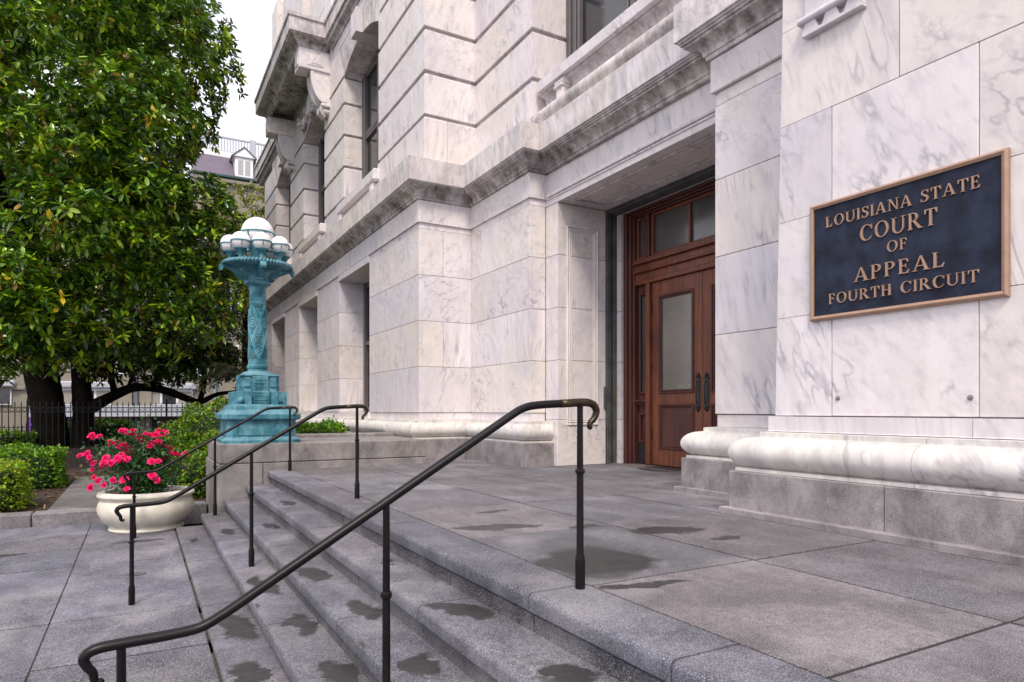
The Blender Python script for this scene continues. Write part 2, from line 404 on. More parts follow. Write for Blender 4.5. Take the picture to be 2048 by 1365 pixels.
# ------------------------------------------------------------------ ground, plaza, steps, landing
ZP = -0.80                                    # plaza level
ground = struct(build('ground', [(-400, -400, -2.06), (400, -400, -2.06), (400, 600, -2.06), (-400, 600, -2.06)], [[0, 1, 2, 3]],
                      simple('asphalt', (0.055, 0.055, 0.058), 0.9, scale=2, bump=0.2)))
# garden terrain behind the plaza, falling to the street beyond the fence
gx = np.linspace(-40, 5.2, 60); gy = np.concatenate([np.linspace(11.9, 33, 60), np.linspace(33.5, 40, 14)])
GV, GF = [], []
for y in gy:
    for x in gx:
        f = min(max((y - 33) / 6.0, 0), 1)
        GV.append((x, y, -0.67 + 0.02 * math.sin(x * 3.1 + y * 2.3) - f * 1.36))
for j in range(len(gy) - 1):
    for i in range(len(gx) - 1):
        a = j * len(gx) + i; GF.append([a, a + 1, a + len(gx) + 1, a + len(gx)])
MULCHM = simple('mulch bed', (0.060, 0.035, 0.022), 0.95, scale=26, c2=(0.022, 0.013, 0.009), bump=0.9)
struct(build('garden_bed', GV, GF, MULCHM))

plaza = struct(box('plaza', -14, 0.44, -5, 11.80, -1.6, ZP - 0.006, MORTAR))
xs = [-7.0, -5.8, -4.6, -3.0, -1.82, -0.62, 0.446]
ys = [-1.25, -0.15, 0.95, 2.05, 3.15, 4.22, 5.30, 6.40, 7.50, 8.60, 9.70, 10.78, 11.795]
for i in range(len(xs) - 1):
    for j in range(len(ys) - 1):
        dz = random.uniform(-0.003, 0.003); g = 0.006
        box('paving_slab', xs[i] + g, xs[i + 1] - g, ys[j] + 0.011, ys[j + 1] - 0.011, ZP - 0.05, ZP + dz, PLAZA, plaza, 0.002)
for yq in range(11):
    box('joint_fill', 0.4405, 0.476, yq * 1.07 + random.uniform(-.2, .1), yq * 1.07 + random.uniform(.75, 1.0), ZP - .04, ZP + random.uniform(-.002, .006), SOILJ, plaza, 0.008)
for (x, y) in ((-0.02, 7.9), (-0.15, 3.05)):
    b = MBld(); b.add(lathe([(0.085, ZP + 0.002), (0.085, ZP + 0.0055), (0.07, ZP + 0.0065), (0.066, ZP + 0.005), (0.004, ZP + 0.0055)], 28, x, y))
    o = b.build('drain_cover', simple('drain metal', (0.13, 0.125, 0.125), 0.6, 0.4), None, smooth=True, angle=30)
    tag(o, 'small round drain cover in paving ' + ('behind the middle handrail foot post' if y > 5 else 'beside the nearest handrail foot post'), 'drain cover', 'plaza drain covers')

steps = struct(box('steps', 0.60, 2.3, -4, 10.38, -1.5, -0.9, MORTAR))
NX = [0.452, 0.762, 1.060, 1.360, 1.663]; NZ = [-0.735, -0.575, -0.39, -0.195, 0.0]
for k in range(5):
    x0, z1 = NX[k], NZ[k]
    x1 = (NX[k + 1] + 0.035) if k < 4 else 2.005
    zr = NZ[k - 1] if k else ZP - 0.05
    t = 0.092 if k else 0.05
    yy = -3.2 + 0.4 * (k % 3)
    first = True
    while yy < 10.36:
        L = random.choice([1.0, 1.25, 1.5, 0.85]); y2 = min(yy + L, 10.375)
        if 10.375 - y2 < 0.5: y2 = 10.375
        ra = 0.030
        prof = [(x1, z1 - t), (x0 + 0.012, z1 - t)] + arc(x0 + 0.010, z1 - t + 0.010, 0.010, 270, 180, 3) + arc(x0 + ra, z1 - ra, ra, 180, 90, 7) + [(x1, z1)]
        dz = random.uniform(-0.002, 0.002)
        prof = [(a, b + dz) for a, b in prof]
        V, F = prism(prof, 'y', yy + 0.0065, y2 - 0.0065)
        build('tread_slab', V, F, STEP, steps, smooth=True, angle=35)
        if z1 - t - 0.012 > zr + 0.02:
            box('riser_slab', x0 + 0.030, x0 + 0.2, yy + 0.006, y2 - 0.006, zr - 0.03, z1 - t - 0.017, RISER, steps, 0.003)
        yy = y2
    box('step_core', x0 + 0.040, x1 - 0.004, -4 + .01 * k, 10.37, -1.4 + 0.01 * k, z1 - 0.0055, MORTAR, steps, 0.018)

landing = struct(box('landing', 2.0, 9.0, -5, 11.5, -1.45, -0.0045, MORTAR))
lx = [2.010, 3.215, 4.43, 5.66, 6.78]
ly = [-2.7, -1.3, 0.06, 1.43, 2.77, 4.17, 5.57, 6.97, 8.10, 9.25, 10.385]
for i in range(4):
    for j in range(len(ly) - 1):
        y0, y1 = ly[j], ly[j + 1]
        dz = random.uniform(-0.0015, 0.0015)
        box('paving_slab', lx[i] + 0.013, lx[i + 1] - 0.013, y0 + 0.0095, y1 - 0.0095, -0.055, dz, LAND, landing, 0.002)
box('paving_slab', 3.2, 5.66, 10.393, 11.6, -0.055, 0.0, LAND, landing)
box('threshold_slab', 6.784, 8.6, 4.6, 9.0, -0.055, 0.012, stone_floor('threshold stone', (0.12, 0.09, 0.07), (0.2, 0.155, 0.125), WET[6:8]), landing)

# ------------------------------------------------------------------ courthouse
CH = thing('courthouse', 'white marble courthouse with rusticated upper floor, moulded cornice and recessed wooden entrance', 'building', (5.2, 14.0, 0.0))
G = 0.0028
def blk(x0, x1, y0, y1, z0, z1, mat=None, c=0.005, name='stone_block'):
    return box(name, x0, x1, y0 + G, y1 - G, z0 + G, z1 - G, mat or MB, CH, c)
ZC = [0.846, 1.69, 2.53, 3.37, 4.21]
XW, XB, XCc = 4.45, 5.50, 5.80
YA, YB_, YR = 11.395, 9.212, 8.862
# dark cores behind joints
for nm, a in (('wall_core', (XW + 0.03, 5.4, YA + 0.03, 14.36, 0.0, 5.2)), ('wall_core', (XB + 0.03, 7.6, YB_ + 0.03, 11.9, 0.0, 5.2)),
              ('wall_core', (XCc + 0.03, 6.70, YR + 0.03, 9.6, 0.0, 4.6))):
    box(nm, *a, MORTARP, CH, 0.001)
for k in range(4):
    z0, z1 = ZC[k], ZC[k + 1]
    if k % 2: # jointed return
        blk(XW, 4.93, YA, 14.39, z0, z1); blk(4.935, 5.62, YA, 12.2, z0, z1)
    else:
        blk(XW, 5.60, YA, 14.39, z0, z1)
    yj = 10.13 if k % 2 else 10.77
    blk(XB, 5.90, yj, YA - 0.002, z0, z1); blk(XB, 5.799, YB_, yj, z0, z1)
# jamb beside the door: course joints differ at the foot
for z0, z1 in ((0.0, 0.74), (0.74, 1.69), (1.69, 2.53), (2.53, 3.37), (3.37, 4.20)):
    blk(XCc, 6.755, YR, 9.2115, z0, z1)
    blk(XCc + 0.2, 6.755, 4.6, 5.30, z0, z1)
# moulded panel on the visible jamb
mo = MBld()
def rect_frame(b, u0, u1, z0, z1, w, y0, y1):
    b.box(u0, u0 + w, y0, y1, z0, z1, c=w * .45); b.box(u1 - w, u1, y0, y1, z0, z1, c=w * .45)
    b.box(u0 + w * .6, u1 - w * .6, y0, y1, z1 - w, z1, c=w * .45); b.box(u0 + w * .6, u1 - w * .6, y0, y1, z0, z0 + w, c=w * .45)
rect_frame(mo, 5.97, 6.60, 0.64, 3.86, 0.040, YR - 0.020, YR + 0.02)
rect_frame(mo, 6.015, 6.555, 0.685, 3.815, 0.035, YR - 0.013, YR + 0.02)
rect_frame(mo, 6.055, 6.515, 0.725, 3.775, 0.022, YR - 0.006, YR + 0.02)
mo.build('panel_moulding', MB, CH)
# grooves frieze: fillet course and proud frieze
def frieze(path, z0, z1, off, piece=2.4, mat=None, name='frieze_stone'):
    return sweep_pieces(name, path, [(-0.25, z0), (off, z0), (off + .0, z0 + 0.001), (off, z1), (-0.25, z1)], mat or MB, CH, piece, smooth=False)
PATH = [(XW, 29.6), (XW, YA), (XB, YA), (XB, YB_), (XCc, YB_)]
PATHF = PATH + [(XCc, 5.265), (XB, 5.265), (XB, 3.3)]
frieze([(XW, 14.36), (XW, YA), (XB, YA), (XB, YB_), (XCc, YB_), (XCc, YB_ - 0.05)], 4.213, 4.318, -0.006)
frieze([(XW, 29.6), (XW, YA), (XB, YA), (XB, YB_), (XCc - 0.001, YB_)], 4.322, 4.722, 0.028, 2.2)
box('lintel', XCc - 0.002, 6.77, 5.30, 9.20, 4.205, 4.726, MB, CH, 0.006)
lm = MBld()
for z0, z1, o in ((4.292, 4.325, 0.022), (4.329, 4.352, 0.045), (4.355, 4.388, 0.03)): lm.box(XCc - o, XCc + .05, 5.32, 9.15, z0, z1, c=0.008)
lm.build('lintel_moulding', MB, CH)
sf = MBld()
for (a, b_) in ((5.97, 6.03), (6.52, 6.58)): sf.box(a, b_, 5.5, 8.62, 4.178, 4.21, c=0.012)
sf.box(5.97, 6.58, 8.58, 8.66, 4.178, 4.21, c=0.012)
sf.build('soffit_moulding', MBG, CH)
# bed mould, cove and parapet of the string cornice
COVE = [(-0.2, 4.728), (0.062, 4.728), (0.070, 4.745), (0.070, 4.768), (0.088, 4.774)] + \
       [(0.088 + 0.135 * (1 - math.cos(t)), 4.776 + 0.115 * math.sin(t)) for t in [i * math.pi / 2 / 8 for i in range(9)]] + \
       [(0.238, 4.893), (0.238, 4.916), (0.262, 4.922), (0.262, 4.948), (-0.2, 4.948)]
PLINE = [(-0.2, 4.951), (0.275, 4.951), (0.285, 4.972), (0.312, 4.972), (0.312, 5.385), (0.306, 5.391), (-0.25, 5.391)]
for seg in (PATHF,):
    sweep_pieces('cornice_moulding', seg, COVE, MBD, CH, 1.35)
    sweep_pieces('cornice_stone', seg, PLINE, MBL, CH, 1.9, smooth=False)
# --- lower wing: piers between deep windows
WL = [(14.39, 16.89), (19.32, 21.76), (24.20, 26.70)]
piers = [(16.89, 19.32), (21.76, 24.20), (26.70, 29.60)]
for (y0, y1) in piers:
    for k in range(4):
        blk(XW, 5.25, y0, y1, ZC[k], ZC[k + 1] if k < 3 else 4.318)
    box('wall_core', XW + 0.03, 5.9, y0 + 0.03, y1 - 0.03, 0, 5.2, MORTARP, CH, 0.001)
    g = MBld(); g.box(XW - 0.026, XW + 0.1, y0 + 0.12, y1 - 0.10, 4.300, 4.3225, c=0.004); g.build('frieze_fillet', MBG, CH)
for (y0, y1) in WL:
    blk(XW - 0.026, 5.2, y0 - 0.02, y1 + 0.02, 4.155, 4.3195, MB, name='window_lintel')
    w = build('window', *cbox(5.20, 5.30, y0, y1, 0.86, 4.16, 0.002), FRAMEW, CH)
    b = MBld()
    for (a, c_) in ((y0, y0 + 0.12), (y1 - 0.12, y1), ((y0 + y1) / 2 - 0.05, (y0 + y1) / 2 + 0.05)): b.box(5.06, 5.205, a, c_, 0.87, 4.15, c=0.012)
    for z in (0.87, 2.55, 4.03): b.box(5.08, 5.204, y0 + .1, y1 - .1, z, z + 0.1, c=0.01)
    b.build('window_frame', FRAMEW, w)
    for (a, c_) in ((y0 + 0.12, (y0 + y1) / 2 - 0.05), ((y0 + y1) / 2 + 0.05, y1 - 0.12)):
        for (z0, z1) in ((0.97, 2.55), (2.65, 4.03)): box('pane', 5.15, 5.197, a + .004, c_ - .004, z0 + .004, z1 - .004, GLASSW, w, 0.002)
    blk(XW - 0.02, 5.3, y0 + 0.01, y1 - 0.01, 0.70, 0.85, MB, name='window_sill')
# --- base: torus and granite
def torus_prof(o=0.26):
    return [(-0.15, 0.372), (o - 0.045, 0.372), (o - 0.045, 0.398), (o - 0.10, 0.402)] + arc(o - 0.155, 0.530, 0.155, -72, 86, 12, 0.132) + \
           [(0.085, 0.667), (0.085, 0.705), (0.03, 0.712), (-0.15, 0.712)]
def base_run(path, granite=True, band=-0.02, piece=1.5, kerb=False, o=0.26, gmat=None):
    sweep_pieces('base_torus', path, torus_prof(o), MBB, CH, piece)
    sweep_pieces('base_band', path, [(-0.2, 0.716), (band + 0.006, 0.716), (band, 0.722), (band, 0.843), (-0.2, 0.843)], MB, CH, 1.6, smooth=False)
    if granite:
        sweep_pieces('granite_block', path, [(-0.2, -0.05), (o - 0.008, -0.05), (o - 0.008, 0.362), (o - 0.016, 0.369), (-0.2, 0.369)], gmat or GRAN, CH, 1.15, 0.008, smooth=False)
        sweep_pieces('base_mortar', path, [(-0.2, -0.04), (o - 0.02, -0.04), (o - 0.02, 0.36), (-0.2, 0.36)], MORTARP, CH, 50, 0.0, smooth=False)
    if kerb:
        sweep_pieces('base_kerb', path, [(0.0, -0.05), (o + 0.052, -0.05), (o + 0.052, 0.046), (o + 0.044, 0.054), (0.0, 0.054)], GRAN, CH, 2.7, 0.01, smooth=False)
base_run([(XW, 29.6), (XW, YA), (XB, YA), (XB, YB_), (XCc - 0.0, YB_)])
# --- near pier beside the door and the plaque pier
YS = 5.265
base_run([(6.1, YS), (XB, YS), (XB, 3.2)], kerb=True)
ZS = [0.852, 1.715, 2.565, 3.405, 4.21]
for k in range(4):
    blk(XB, 6.9, 3.3, YS, ZS[k], ZS[k + 1])
blk(XB + 0.008, 6.9, 3.3, YS - 0.008, 4.213, 4.36)
box('frieze_stone', XB - 0.035, 6.6, 3.3, YS + 0.035, 4.363, 4.722, MB, CH, 0.006)
box('wall_core', XB + 0.03, 7.6, 2.0, YS - 0.03, 0, 12, MORTARP, CH, 0.001)
XP, YP = 4.77, 3.886
base_run([(5.6, YP), (XP, YP), (XP, -4.0)], band=0.035, piece=1.38, kerb=True, o=0.272)
ZQ = [0.850, 1.675, 2.485, 3.295, 4.09, 4.90, 5.72, 6.54, 7.36, 8.2]
def taper_y(z): return YP - 0.010 - 0.0215 * (z - 0.85)
JQ = [[3.345, 2.29, 0.9, -0.6], [2.82, 1.7, 0.3, -1.2], [3.345, 2.29, 0.9, -0.6], [2.81, 1.6, 0.2, -1.3]]
for k in range(len(ZQ) - 1):
    z0, z1 = ZQ[k] + 0.002, ZQ[k + 1] - 0.002
    e = [None] + JQ[k % 4] + [-4.0]
    for j in range(len(e) - 1):
        yb = e[j + 1] + 0.0025
        if j == 0: V, F = prism([(taper_y(z0), z0), (taper_y(z1), z1), (yb, z1), (yb, z0)], 'x', XP, 5.9)
        else: V, F = cbox(XP + random.uniform(0, .0015), 5.3, yb, e[j] - 0.0025, z0, z1, 0.004)
        build('stone_block', V, F, MB, CH)
build('wall_core', *prism([(3.72, 0), (3.68, 8.2), (-4, 8.2), (-4, 0)], 'x', XP + 0.02, 5.6), MORTARP, CH)
# triglyph-like pendant on the plaque pier
pd = MBld()
pd.box(XP - 0.05, XP + .1, 3.075, 3.555, 4.09, 5.2, c=0.006)
pd.add(prism([(XP + 0.02, 4.03)] + arc(XP - 0.055, 4.06, 0.030, 270, 90, 8) + [(XP + 0.02, 4.09)], 'y', 3.03, 3.60))
for yc in (3.13, 3.315, 3.50):
    pd.add(prism([(yc - 0.045, 4.03), (yc + 0.045, 4.03), (yc + 0.075, 3.955), (yc - 0.075, 3.955)], 'x', XP - 0.055, XP + .05))
pd.box(XP - 0.058, XP + .05, 3.055, 3.575, 3.925, 3.957, c=0.006)
pd.build('pendant_ornament', MB, CH)
for px_, pz in ((3.29, 0.99), (2.34, 0.98)):
    b = MBld(); b.add(lathe([(0.018, 0), (0.018, 0.006), (0.009, 0.007), (0.009, 0.014), (0.003, 0.015)], 14))
    b.V = [(XP - v[2], px_ + v[0], pz + v[1]) for v in b.V]
    b.build('anchor_bolt', simple('bolt steel', (0.3, 0.29, 0.28), 0.5, 0.7), CH)

# --- upper rusticated walls
UX, UYA, UB, UYB = 4.62, 11.56, 5.66, 9.42
GZ = [5.40, 6.352, 7.172, 7.990, 8.805, 9.620, 10.44, 11.05]
GH = 0.062
box('wall_core', UX + 0.055, 6.4, UYA + 0.055, 14.24, 5.2, 13, MBG, CH, 0.001)
box('wall_core', UB + 0.055, 7.5, UYB + 0.055, 12, 5.2, 13, MBG, CH, 0.001)
def rblk(x0, x1, y0, y1, z0, z1, name='rusticated_block', cut=0.035):
    """block with sloped top edge on the -X and -Y sides (the groove's weathered lip)"""
    a = [(x0, y0, z0), (x1, y0, z0), (x1, y1, z0), (x0, y1, z0), (x0, y0, z1 - cut), (x1, y0, z1 - cut), (x1, y1, z1 - cut), (x0, y1, z1 - cut),
         (x0 + cut, y0 + cut, z1), (x1, y0 + cut, z1), (x1, y1, z1), (x0 + cut, y1, z1)]
    F = [[0, 3, 2, 1], [0, 1, 5, 4], [1, 2, 6, 5], [2, 3, 7, 6], [3, 0, 4, 7], [4, 5, 9, 8], [5, 6, 10, 9], [6, 7, 11, 10], [7, 4, 8, 11], [8, 9, 10, 11]]
    return build(name, a, F, MB, CH)
for k in range(len(GZ) - 1):
    z0 = GZ[k] + (GH if k else 0); z1 = GZ[k + 1]
    if k == len(GZ) - 2: z1 = 13
    pr = 0.0 if k else -0.02
    if k % 2 == 0 and k != 2:
        rblk(UX + pr, 5.08, UYA + pr, 14.27, z0, z1); rblk(5.086, UB + 0.3, UYA + pr + .002, 12.0, z0, z1)
    else: rblk(UX, UB + 0.3, UYA, 14.27, z0, z1)
    yj = 10.75 if k % 2 else 10.3
    rblk(UB, 6.1, yj + 0.0015, UYA - 0.002, z0, z1); rblk(UB, 6.45, UYB, yj - 0.0015, z0, z1)
    for (y0, y1) in ((17.13, 19.18), (21.95, 24.06), (26.8, 29.5)):
        rblk(UX, 5.4, y0, y1, z0, min(z1, 9.50) if k < 5 else z1) if k < 5 else None
        if k == 0: box('wall_core', UX + 0.055, 5.6, y0 + 0.055, y1 - 0.02, 5.2, 9.5, MBG, CH, 0.001)
# windows of the upper wing with segmental arches
WU = [(14.27, 17.13), (19.18, 21.95), (24.06, 26.8)]
ZSP, RISE = 9.50, 0.36
for (y0, y1) in WU:
    w = y1 - y0; yc = (y0 + y1) / 2; Rr = (w * w / 4 + RISE * RISE) / (2 * RISE); zc = ZSP + RISE - Rr
    n = 7
    ang = math.asin(w / 2 / Rr)
    for i in range(n):
        a0, a1 = -ang + 2 * ang * i / n, -ang + 2 * ang * (i + 1) / n
        lo = [(yc + Rr * math.sin(a0 + (a1 - a0) * t / 3), zc + Rr * math.cos(a0 + (a1 - a0) * t / 3)) for t in range(4)]
        top = 10.42
        u0 = yc + (top - zc) * math.tan(a0) * 1.0; u1 = yc + (top - zc) * math.tan(a1) * 1.0
        pr = 0.16 if i == 3 else (0.0 if i % 2 else 0.0)
        V, F = prism([(p[0], p[1]) for p in lo] + [(u1 - 0.012, top), (u0 + 0.012, top)], 'x', UX + 0.006 - pr, 5.45)
        build('keystone' if i == 3 else 'arch_stone', V, F, MBG if i != 3 else MB, CH)
    wd = build('window', *cbox(5.22, 5.30, y0, y1, 6.0, 9.9, 0.002), FRAMEW, CH)
    b = MBld()
    for (a, c_) in ((y0, y0 + 0.10), (y0 + 0.16, y0 + 0.24), (y1 - 0.10, y1), (y1 - 0.24, y1 - 0.16), (yc - 0.16, yc - 0.06), (yc + 0.06, yc + 0.16)):
        b.box(5.09, 5.222, a, c_, 6.22, 9.75, c=0.012)
    for z in (6.24, 7.9, 8.0, 9.5): b.box(5.12, 5.222, y0 + .1, y1 - .1, z, z + 0.09, c=0.01)
    b.build('window_frame', FRAMEW, wd)
    for (a, c_) in ((y0 + 0.24, yc - 0.16), (yc + 0.16, y1 - 0.24)):
        for (z0, z1) in ((6.33, 7.9), (8.09, 9.5)): box('pane', 5.18, 5.217, a + .004, c_ - .004, z0 + .004, z1 - .004, GLASSW, wd, 0.002)
    # sill with brackets and apron
    blk(UX - 0.03, 5.1, y0 - 0.05, y1 + 0.05, 5.40, 5.93, MB, name='window_apron')
    blk(4.46, 5.12, y0 - 0.12, y1 + 0.14, 5.935, 6.20, MB, 0.03, name='window_sill')
    for yb in (y0 + 0.05, y1 - 0.15): box('sill_bracket', 4.49, UX + .02, yb, yb + 0.24, 5.67, 5.932, MB, CH, 0.02)
    blk(UX + 0.005, 5.5, y0 - 1.0 if y0 > 15 else y0, y1 + 1.0, 10.44, 11.06, MB, name='wall_stone')
def skew(y0, y1, z=10.42):
    w = y1 - y0; Rr = (w * w / 4 + RISE * RISE) / (2 * RISE); zc = ZSP + RISE - Rr
    u = (z - zc) * math.tan(math.asin(w / 2 / Rr)); return (y0 + y1) / 2 - u, (y0 + y1) / 2 + u
for a, c_ in (((None, 14.0), WU[0]),):
    pass
for i in range(3):
    y1 = WU[i][1]; y2 = WU[i + 1][0] if i < 2 else 29.5
    u1 = skew(*WU[i])[1]; u2 = skew(*WU[i + 1])[0] if i < 2 else 29.5
    V, F = prism([(y1 + .01, ZSP + .06), (y2 - .01, ZSP + .06), (u2 - .012, 10.42), (u1 + .012, 10.42)], 'x', UX, 5.45); build('spandrel_stone', V, F, MB, CH)
# upper cornice, balcony with consoles
UCOR = [(-0.3, 10.72), (0.02, 10.72), (0.03, 10.75)] + [(0.03 + 0.10 * (1 - math.cos(t)), 10.76 + 0.10 * math.sin(t)) for t in [i * math.pi / 2 / 6 for i in range(7)]] + [(0.15, 10.88), (0.15, 11.02), (-0.3, 11.02)]
UFAC = [(-0.3, 11.023), (0.20, 11.023), (0.20, 11.38), (0.24, 11.39), (0.24, 11.46), (-0.3, 11.46)]
BY0, BY1, BX = 18.3, 24.2, 3.48
for path in ([(UX, 30.9), (UX, BY1 + 0.0)], [(UX, BY0), (UX, 14.0)]):
    sweep_pieces('cornice_moulding', path, UCOR, MBD, CH, 1.6); sweep_pieces('cornice_stone', path, UFAC, MBG, CH, 2.2, smooth=False)
bal = box('balcony', BX + 0.05, UX + 0.2, BY0 + 0.05, BY1 - 0.05, 10.98, 11.05, MBD, CH, 0.01)
sweep_pieces('balcony_fascia', [(UX + .1, BY1), (BX, BY1), (BX, BY0), (UX + .1, BY0)][::1], [(-0.16, 11.0), (-0.04, 11.0), (-0.04, 11.03), (0.0, 11.03), (0.0, 11.40), (0.04, 11.41), (0.04, 11.50), (-0.16, 11.50)], MBG, CH, 2.0, smooth=False)
sweep_pieces('balcony_moulding', [(UX + .1, BY1), (BX, BY1), (BX, BY0), (UX + .1, BY0)],
             [(-0.40, 10.74), (-0.30, 10.74)] + [(-0.30 + 0.20 * (1 - math.cos(t)), 10.78 + 0.17 * math.sin(t)) for t in [i * math.pi / 2 / 6 for i in range(7)]] + [(-0.08, 10.985), (-0.40, 10.985)], MBD, CH, 2.2)
box('balcony_deck', BX + .1, 5.2, BY0 + .1, BY1 - .1, 11.05, 11.3, MBG, CH)
for yb in (18.55, 23.45):
    y0, y1 = yb, yb + 0.55
    b = MBld(); b.box(3.78, UX + 0.15, y0, y1, 10.22, 10.76, c=0.01); ob = b.build('console', MB, CH)
    f = MBld()
    for (i_, d_) in ((0.07, 0.03), (0.14, 0.05)):
        f.box(3.95 + i_, 4.5 - i_, y0 - d_ * .5, y0 + .05, 10.28 + i_ * .7, 10.70 - i_ * .7, c=0.006)
    f.box(3.78 - 0.02, 3.84, y0 + .1, y1 - .1, 10.32, 10.66, c=0.006)
    f.build('console_panel', MB, ob)
    # scrolled bracket below: thick curve from the block down to the wall
    outer = [(4.02, 10.22), (4.30, 10.22)]
    crv = [(4.66 - 0.52 * math.cos(t), 9.42 + 0.80 * math.sin(t)) for t in [math.pi / 2 * (1 - i / 12) * 0.98 + 0.02 for i in range(13)]]
    inn = [(4.66 - 0.20 * math.cos(t), 9.42 + 0.56 * math.sin(t)) for t in [math.pi / 2 * (i / 12) for i in range(13)]]
    poly = [(4.16, 10.22)] + [(4.16 + 0.36 * (1 - math.cos(a)), 10.22 - 0.86 * math.sin(a)) for a in [math.pi / 2 * i / 10 for i in range(1, 11)]] + [(4.64, 9.36), (4.64, 10.22)]
    V, F = prism(poly, 'y', y0 + 0.05, y1 - 0.05); build('scroll_bracket', V, F, MB, ob, smooth=True, angle=40)
    poly2 = [(4.10, 10.20)] + [(4.10 + 0.36 * (1 - math.cos(a)), 10.20 - 0.80 * math.sin(a)) for a in [math.pi / 2 * i / 10 for i in range(1, 11)]]
    poly2 += [(p[0] + 0.09, p[1] + 0.03) for p in reversed(poly2)]
    for ya in (y0 + 0.03, y1 - 0.13):
        V, F = prism(poly2, 'y', ya, ya + 0.10); build('bracket_rib', V, F, MB, ob, smooth=True, angle=40)
    b = MBld(); b.box(4.38, UX + .1, y0 + .0, y1 - .0, 9.28, 9.37, c=0.02); b.box(4.42, UX + .1, y0 + .06, y1 - .06, 9.12, 9.28, c=0.05)
    for yy in (y0 + .1, y0 + .22, y0 + .34): b.add(tube([(4.42, yy, 9.30), (4.40, yy + .05, 9.2), (4.52, yy + .06, 9.05)], [0.05, 0.07, 0.03], 8))
    b.build('bracket_foot', MBG, ob, smooth=True, angle=40)
# carved garlands between the consoles
for yc in (19.45, 20.55, 21.7):
    b = MBld()
    for i in range(60):
        t = i / 59; y = yc + (t - .5) * 1.0; z = 10.25 - 0.35 * math.sin(math.pi * t) + random.uniform(-.09, .09)
        b.add(sphere((UX - 0.06 + random.uniform(-.06, .04), y, z), random.uniform(0.04, 0.075), 7, 5))
    b.build('carved_garland', MBG, CH, smooth=True)
# upper storey behind the balcony
for z0, z1 in ((11.46, 13.2), (13.22, 15.0), (15.02, 17)):
    for (y0, y1) in ((14, 18.5), (18.52, 24), (24.02, 28.5)): blk(4.95, 5.6, y0, y1, z0, z1, MB)
for (y0, y1) in ((18.8, 19.6), (22.6, 23.4), (27.2, 28.4)): box('pilaster', 4.72, 5.0, y0, y1, 11.47, 17, MB, CH, 0.01)
box('wall_core', 5.3, 14, 13, 28.45, 11.1, 17.0, MBG, CH, 0.01)
box('wall_core', 5.6, 14, 12.5, 29.4, -0.5, 11.2, MBG, CH, 0.01)
box('end_wall', UX + 0.1, 14, 29.42, 29.6, -0.7, 11.1, MB, CH, 0.01)
box('end_wall', 5.9, 14, -4, 2.5, 0.0, 12, MB, CH, 0.01)

# --- over-door composition: roll, panel, sill, window
box('wall_core', 6.5, 7.5, 4.5, 9.6, 4.5, 12, MBG, CH, 0.01)
Y0d, Y1d = 4.9, 9.33
box('attic_panel', 5.93, 6.5, Y0d, Y1d, 5.38, 6.04, MB, CH, 0.005)
rl = MBld()
rl.add(prism([(5.95, 5.44)] + arc(5.665, 5.57, 0.130, 270, 90, 14) + [(5.95, 5.70)], 'y', Y0d, Y1d))
rl.box(5.60, 5.95, Y0d, Y1d, 5.418, 5.438, c=0.006); rl.box(5.57, 5.95, Y0d, Y1d, 5.394, 5.416, c=0.006)
rl.build('roll_moulding', MBG, CH, smooth=True, angle=35)
sm = MBld()
sm.add(prism([(5.95, 5.93), (5.90, 5.93), (5.885, 5.955)] + [(5.885 - 0.09 * (1 - math.cos(t)), 5.96 + 0.09 * math.sin(t)) for t in [i * math.pi / 2 / 6 for i in range(7)]] + [(5.78, 6.075), (5.78, 6.095), (5.95, 6.095)], 'y', Y0d, Y1d))
sm.build('sill_moulding', MBG, CH, smooth=True, angle=35)
box('window_sill', 5.70, 6.5, Y0d, Y1d, 6.098, 6.275, MB, CH, 0.008)
for yc in (8.72, 5.5):
    b = MBld()
    b.box(5.74, 5.95, yc - 0.09, yc + 0.09, 5.72, 5.945, c=0.006); b.box(5.70, 5.95, yc - 0.11, yc + 0.11, 5.945, 5.985, c=0.01)
    b.add(prism(arc(5.78, 6.04, 0.055, 90, 270, 8) + [(5.95, 5.985), (5.95, 6.095)], 'y', yc - 0.125, yc + 0.125))
    b.box(5.725, 5.80, yc - 0.045, yc + 0.045, 5.76, 5.89, c=0.006)
    b.build('sill_bracket', MB, CH)
w = build('window', *cbox(6.46, 6.50, 4.9, 9.40, 6.275, 9.9, 0.002), FRAMEW, CH)
b = MBld()
for (a, c_) in ((9.28, 9.40), (9.12, 9.22), (9.02, 9.08), (7.62, 7.72), (7.46, 7.54), (7.76, 7.84), (6.1, 6.2), (5.0, 5.12)): b.box(6.32, 6.462, a, c_, 6.28, 9.8, c=0.014)
b.box(6.35, 6.462, 5.0, 9.4, 6.28, 6.36, c=0.01); b.box(6.35, 6.462, 5.0, 9.4, 8.3, 8.42, c=0.01)
b.build('window_frame', FRAMEW, w)
for (a, c_) in ((7.84, 9.02), (6.2, 7.46), (5.12, 6.1)):
    for (z0, z1) in ((6.37, 8.29), (8.43, 9.8)): box('pane', 6.40, 6.45, a + .005, c_ - .005, z0, z1, GLASSW, w, 0.002)
# continuation of the wall above the near pier
for k in range(len(GZ) - 1):
    rblk(UB, 6.45, 3.0, 4.88, GZ[k] + (GH if k else 0), GZ[k + 1])

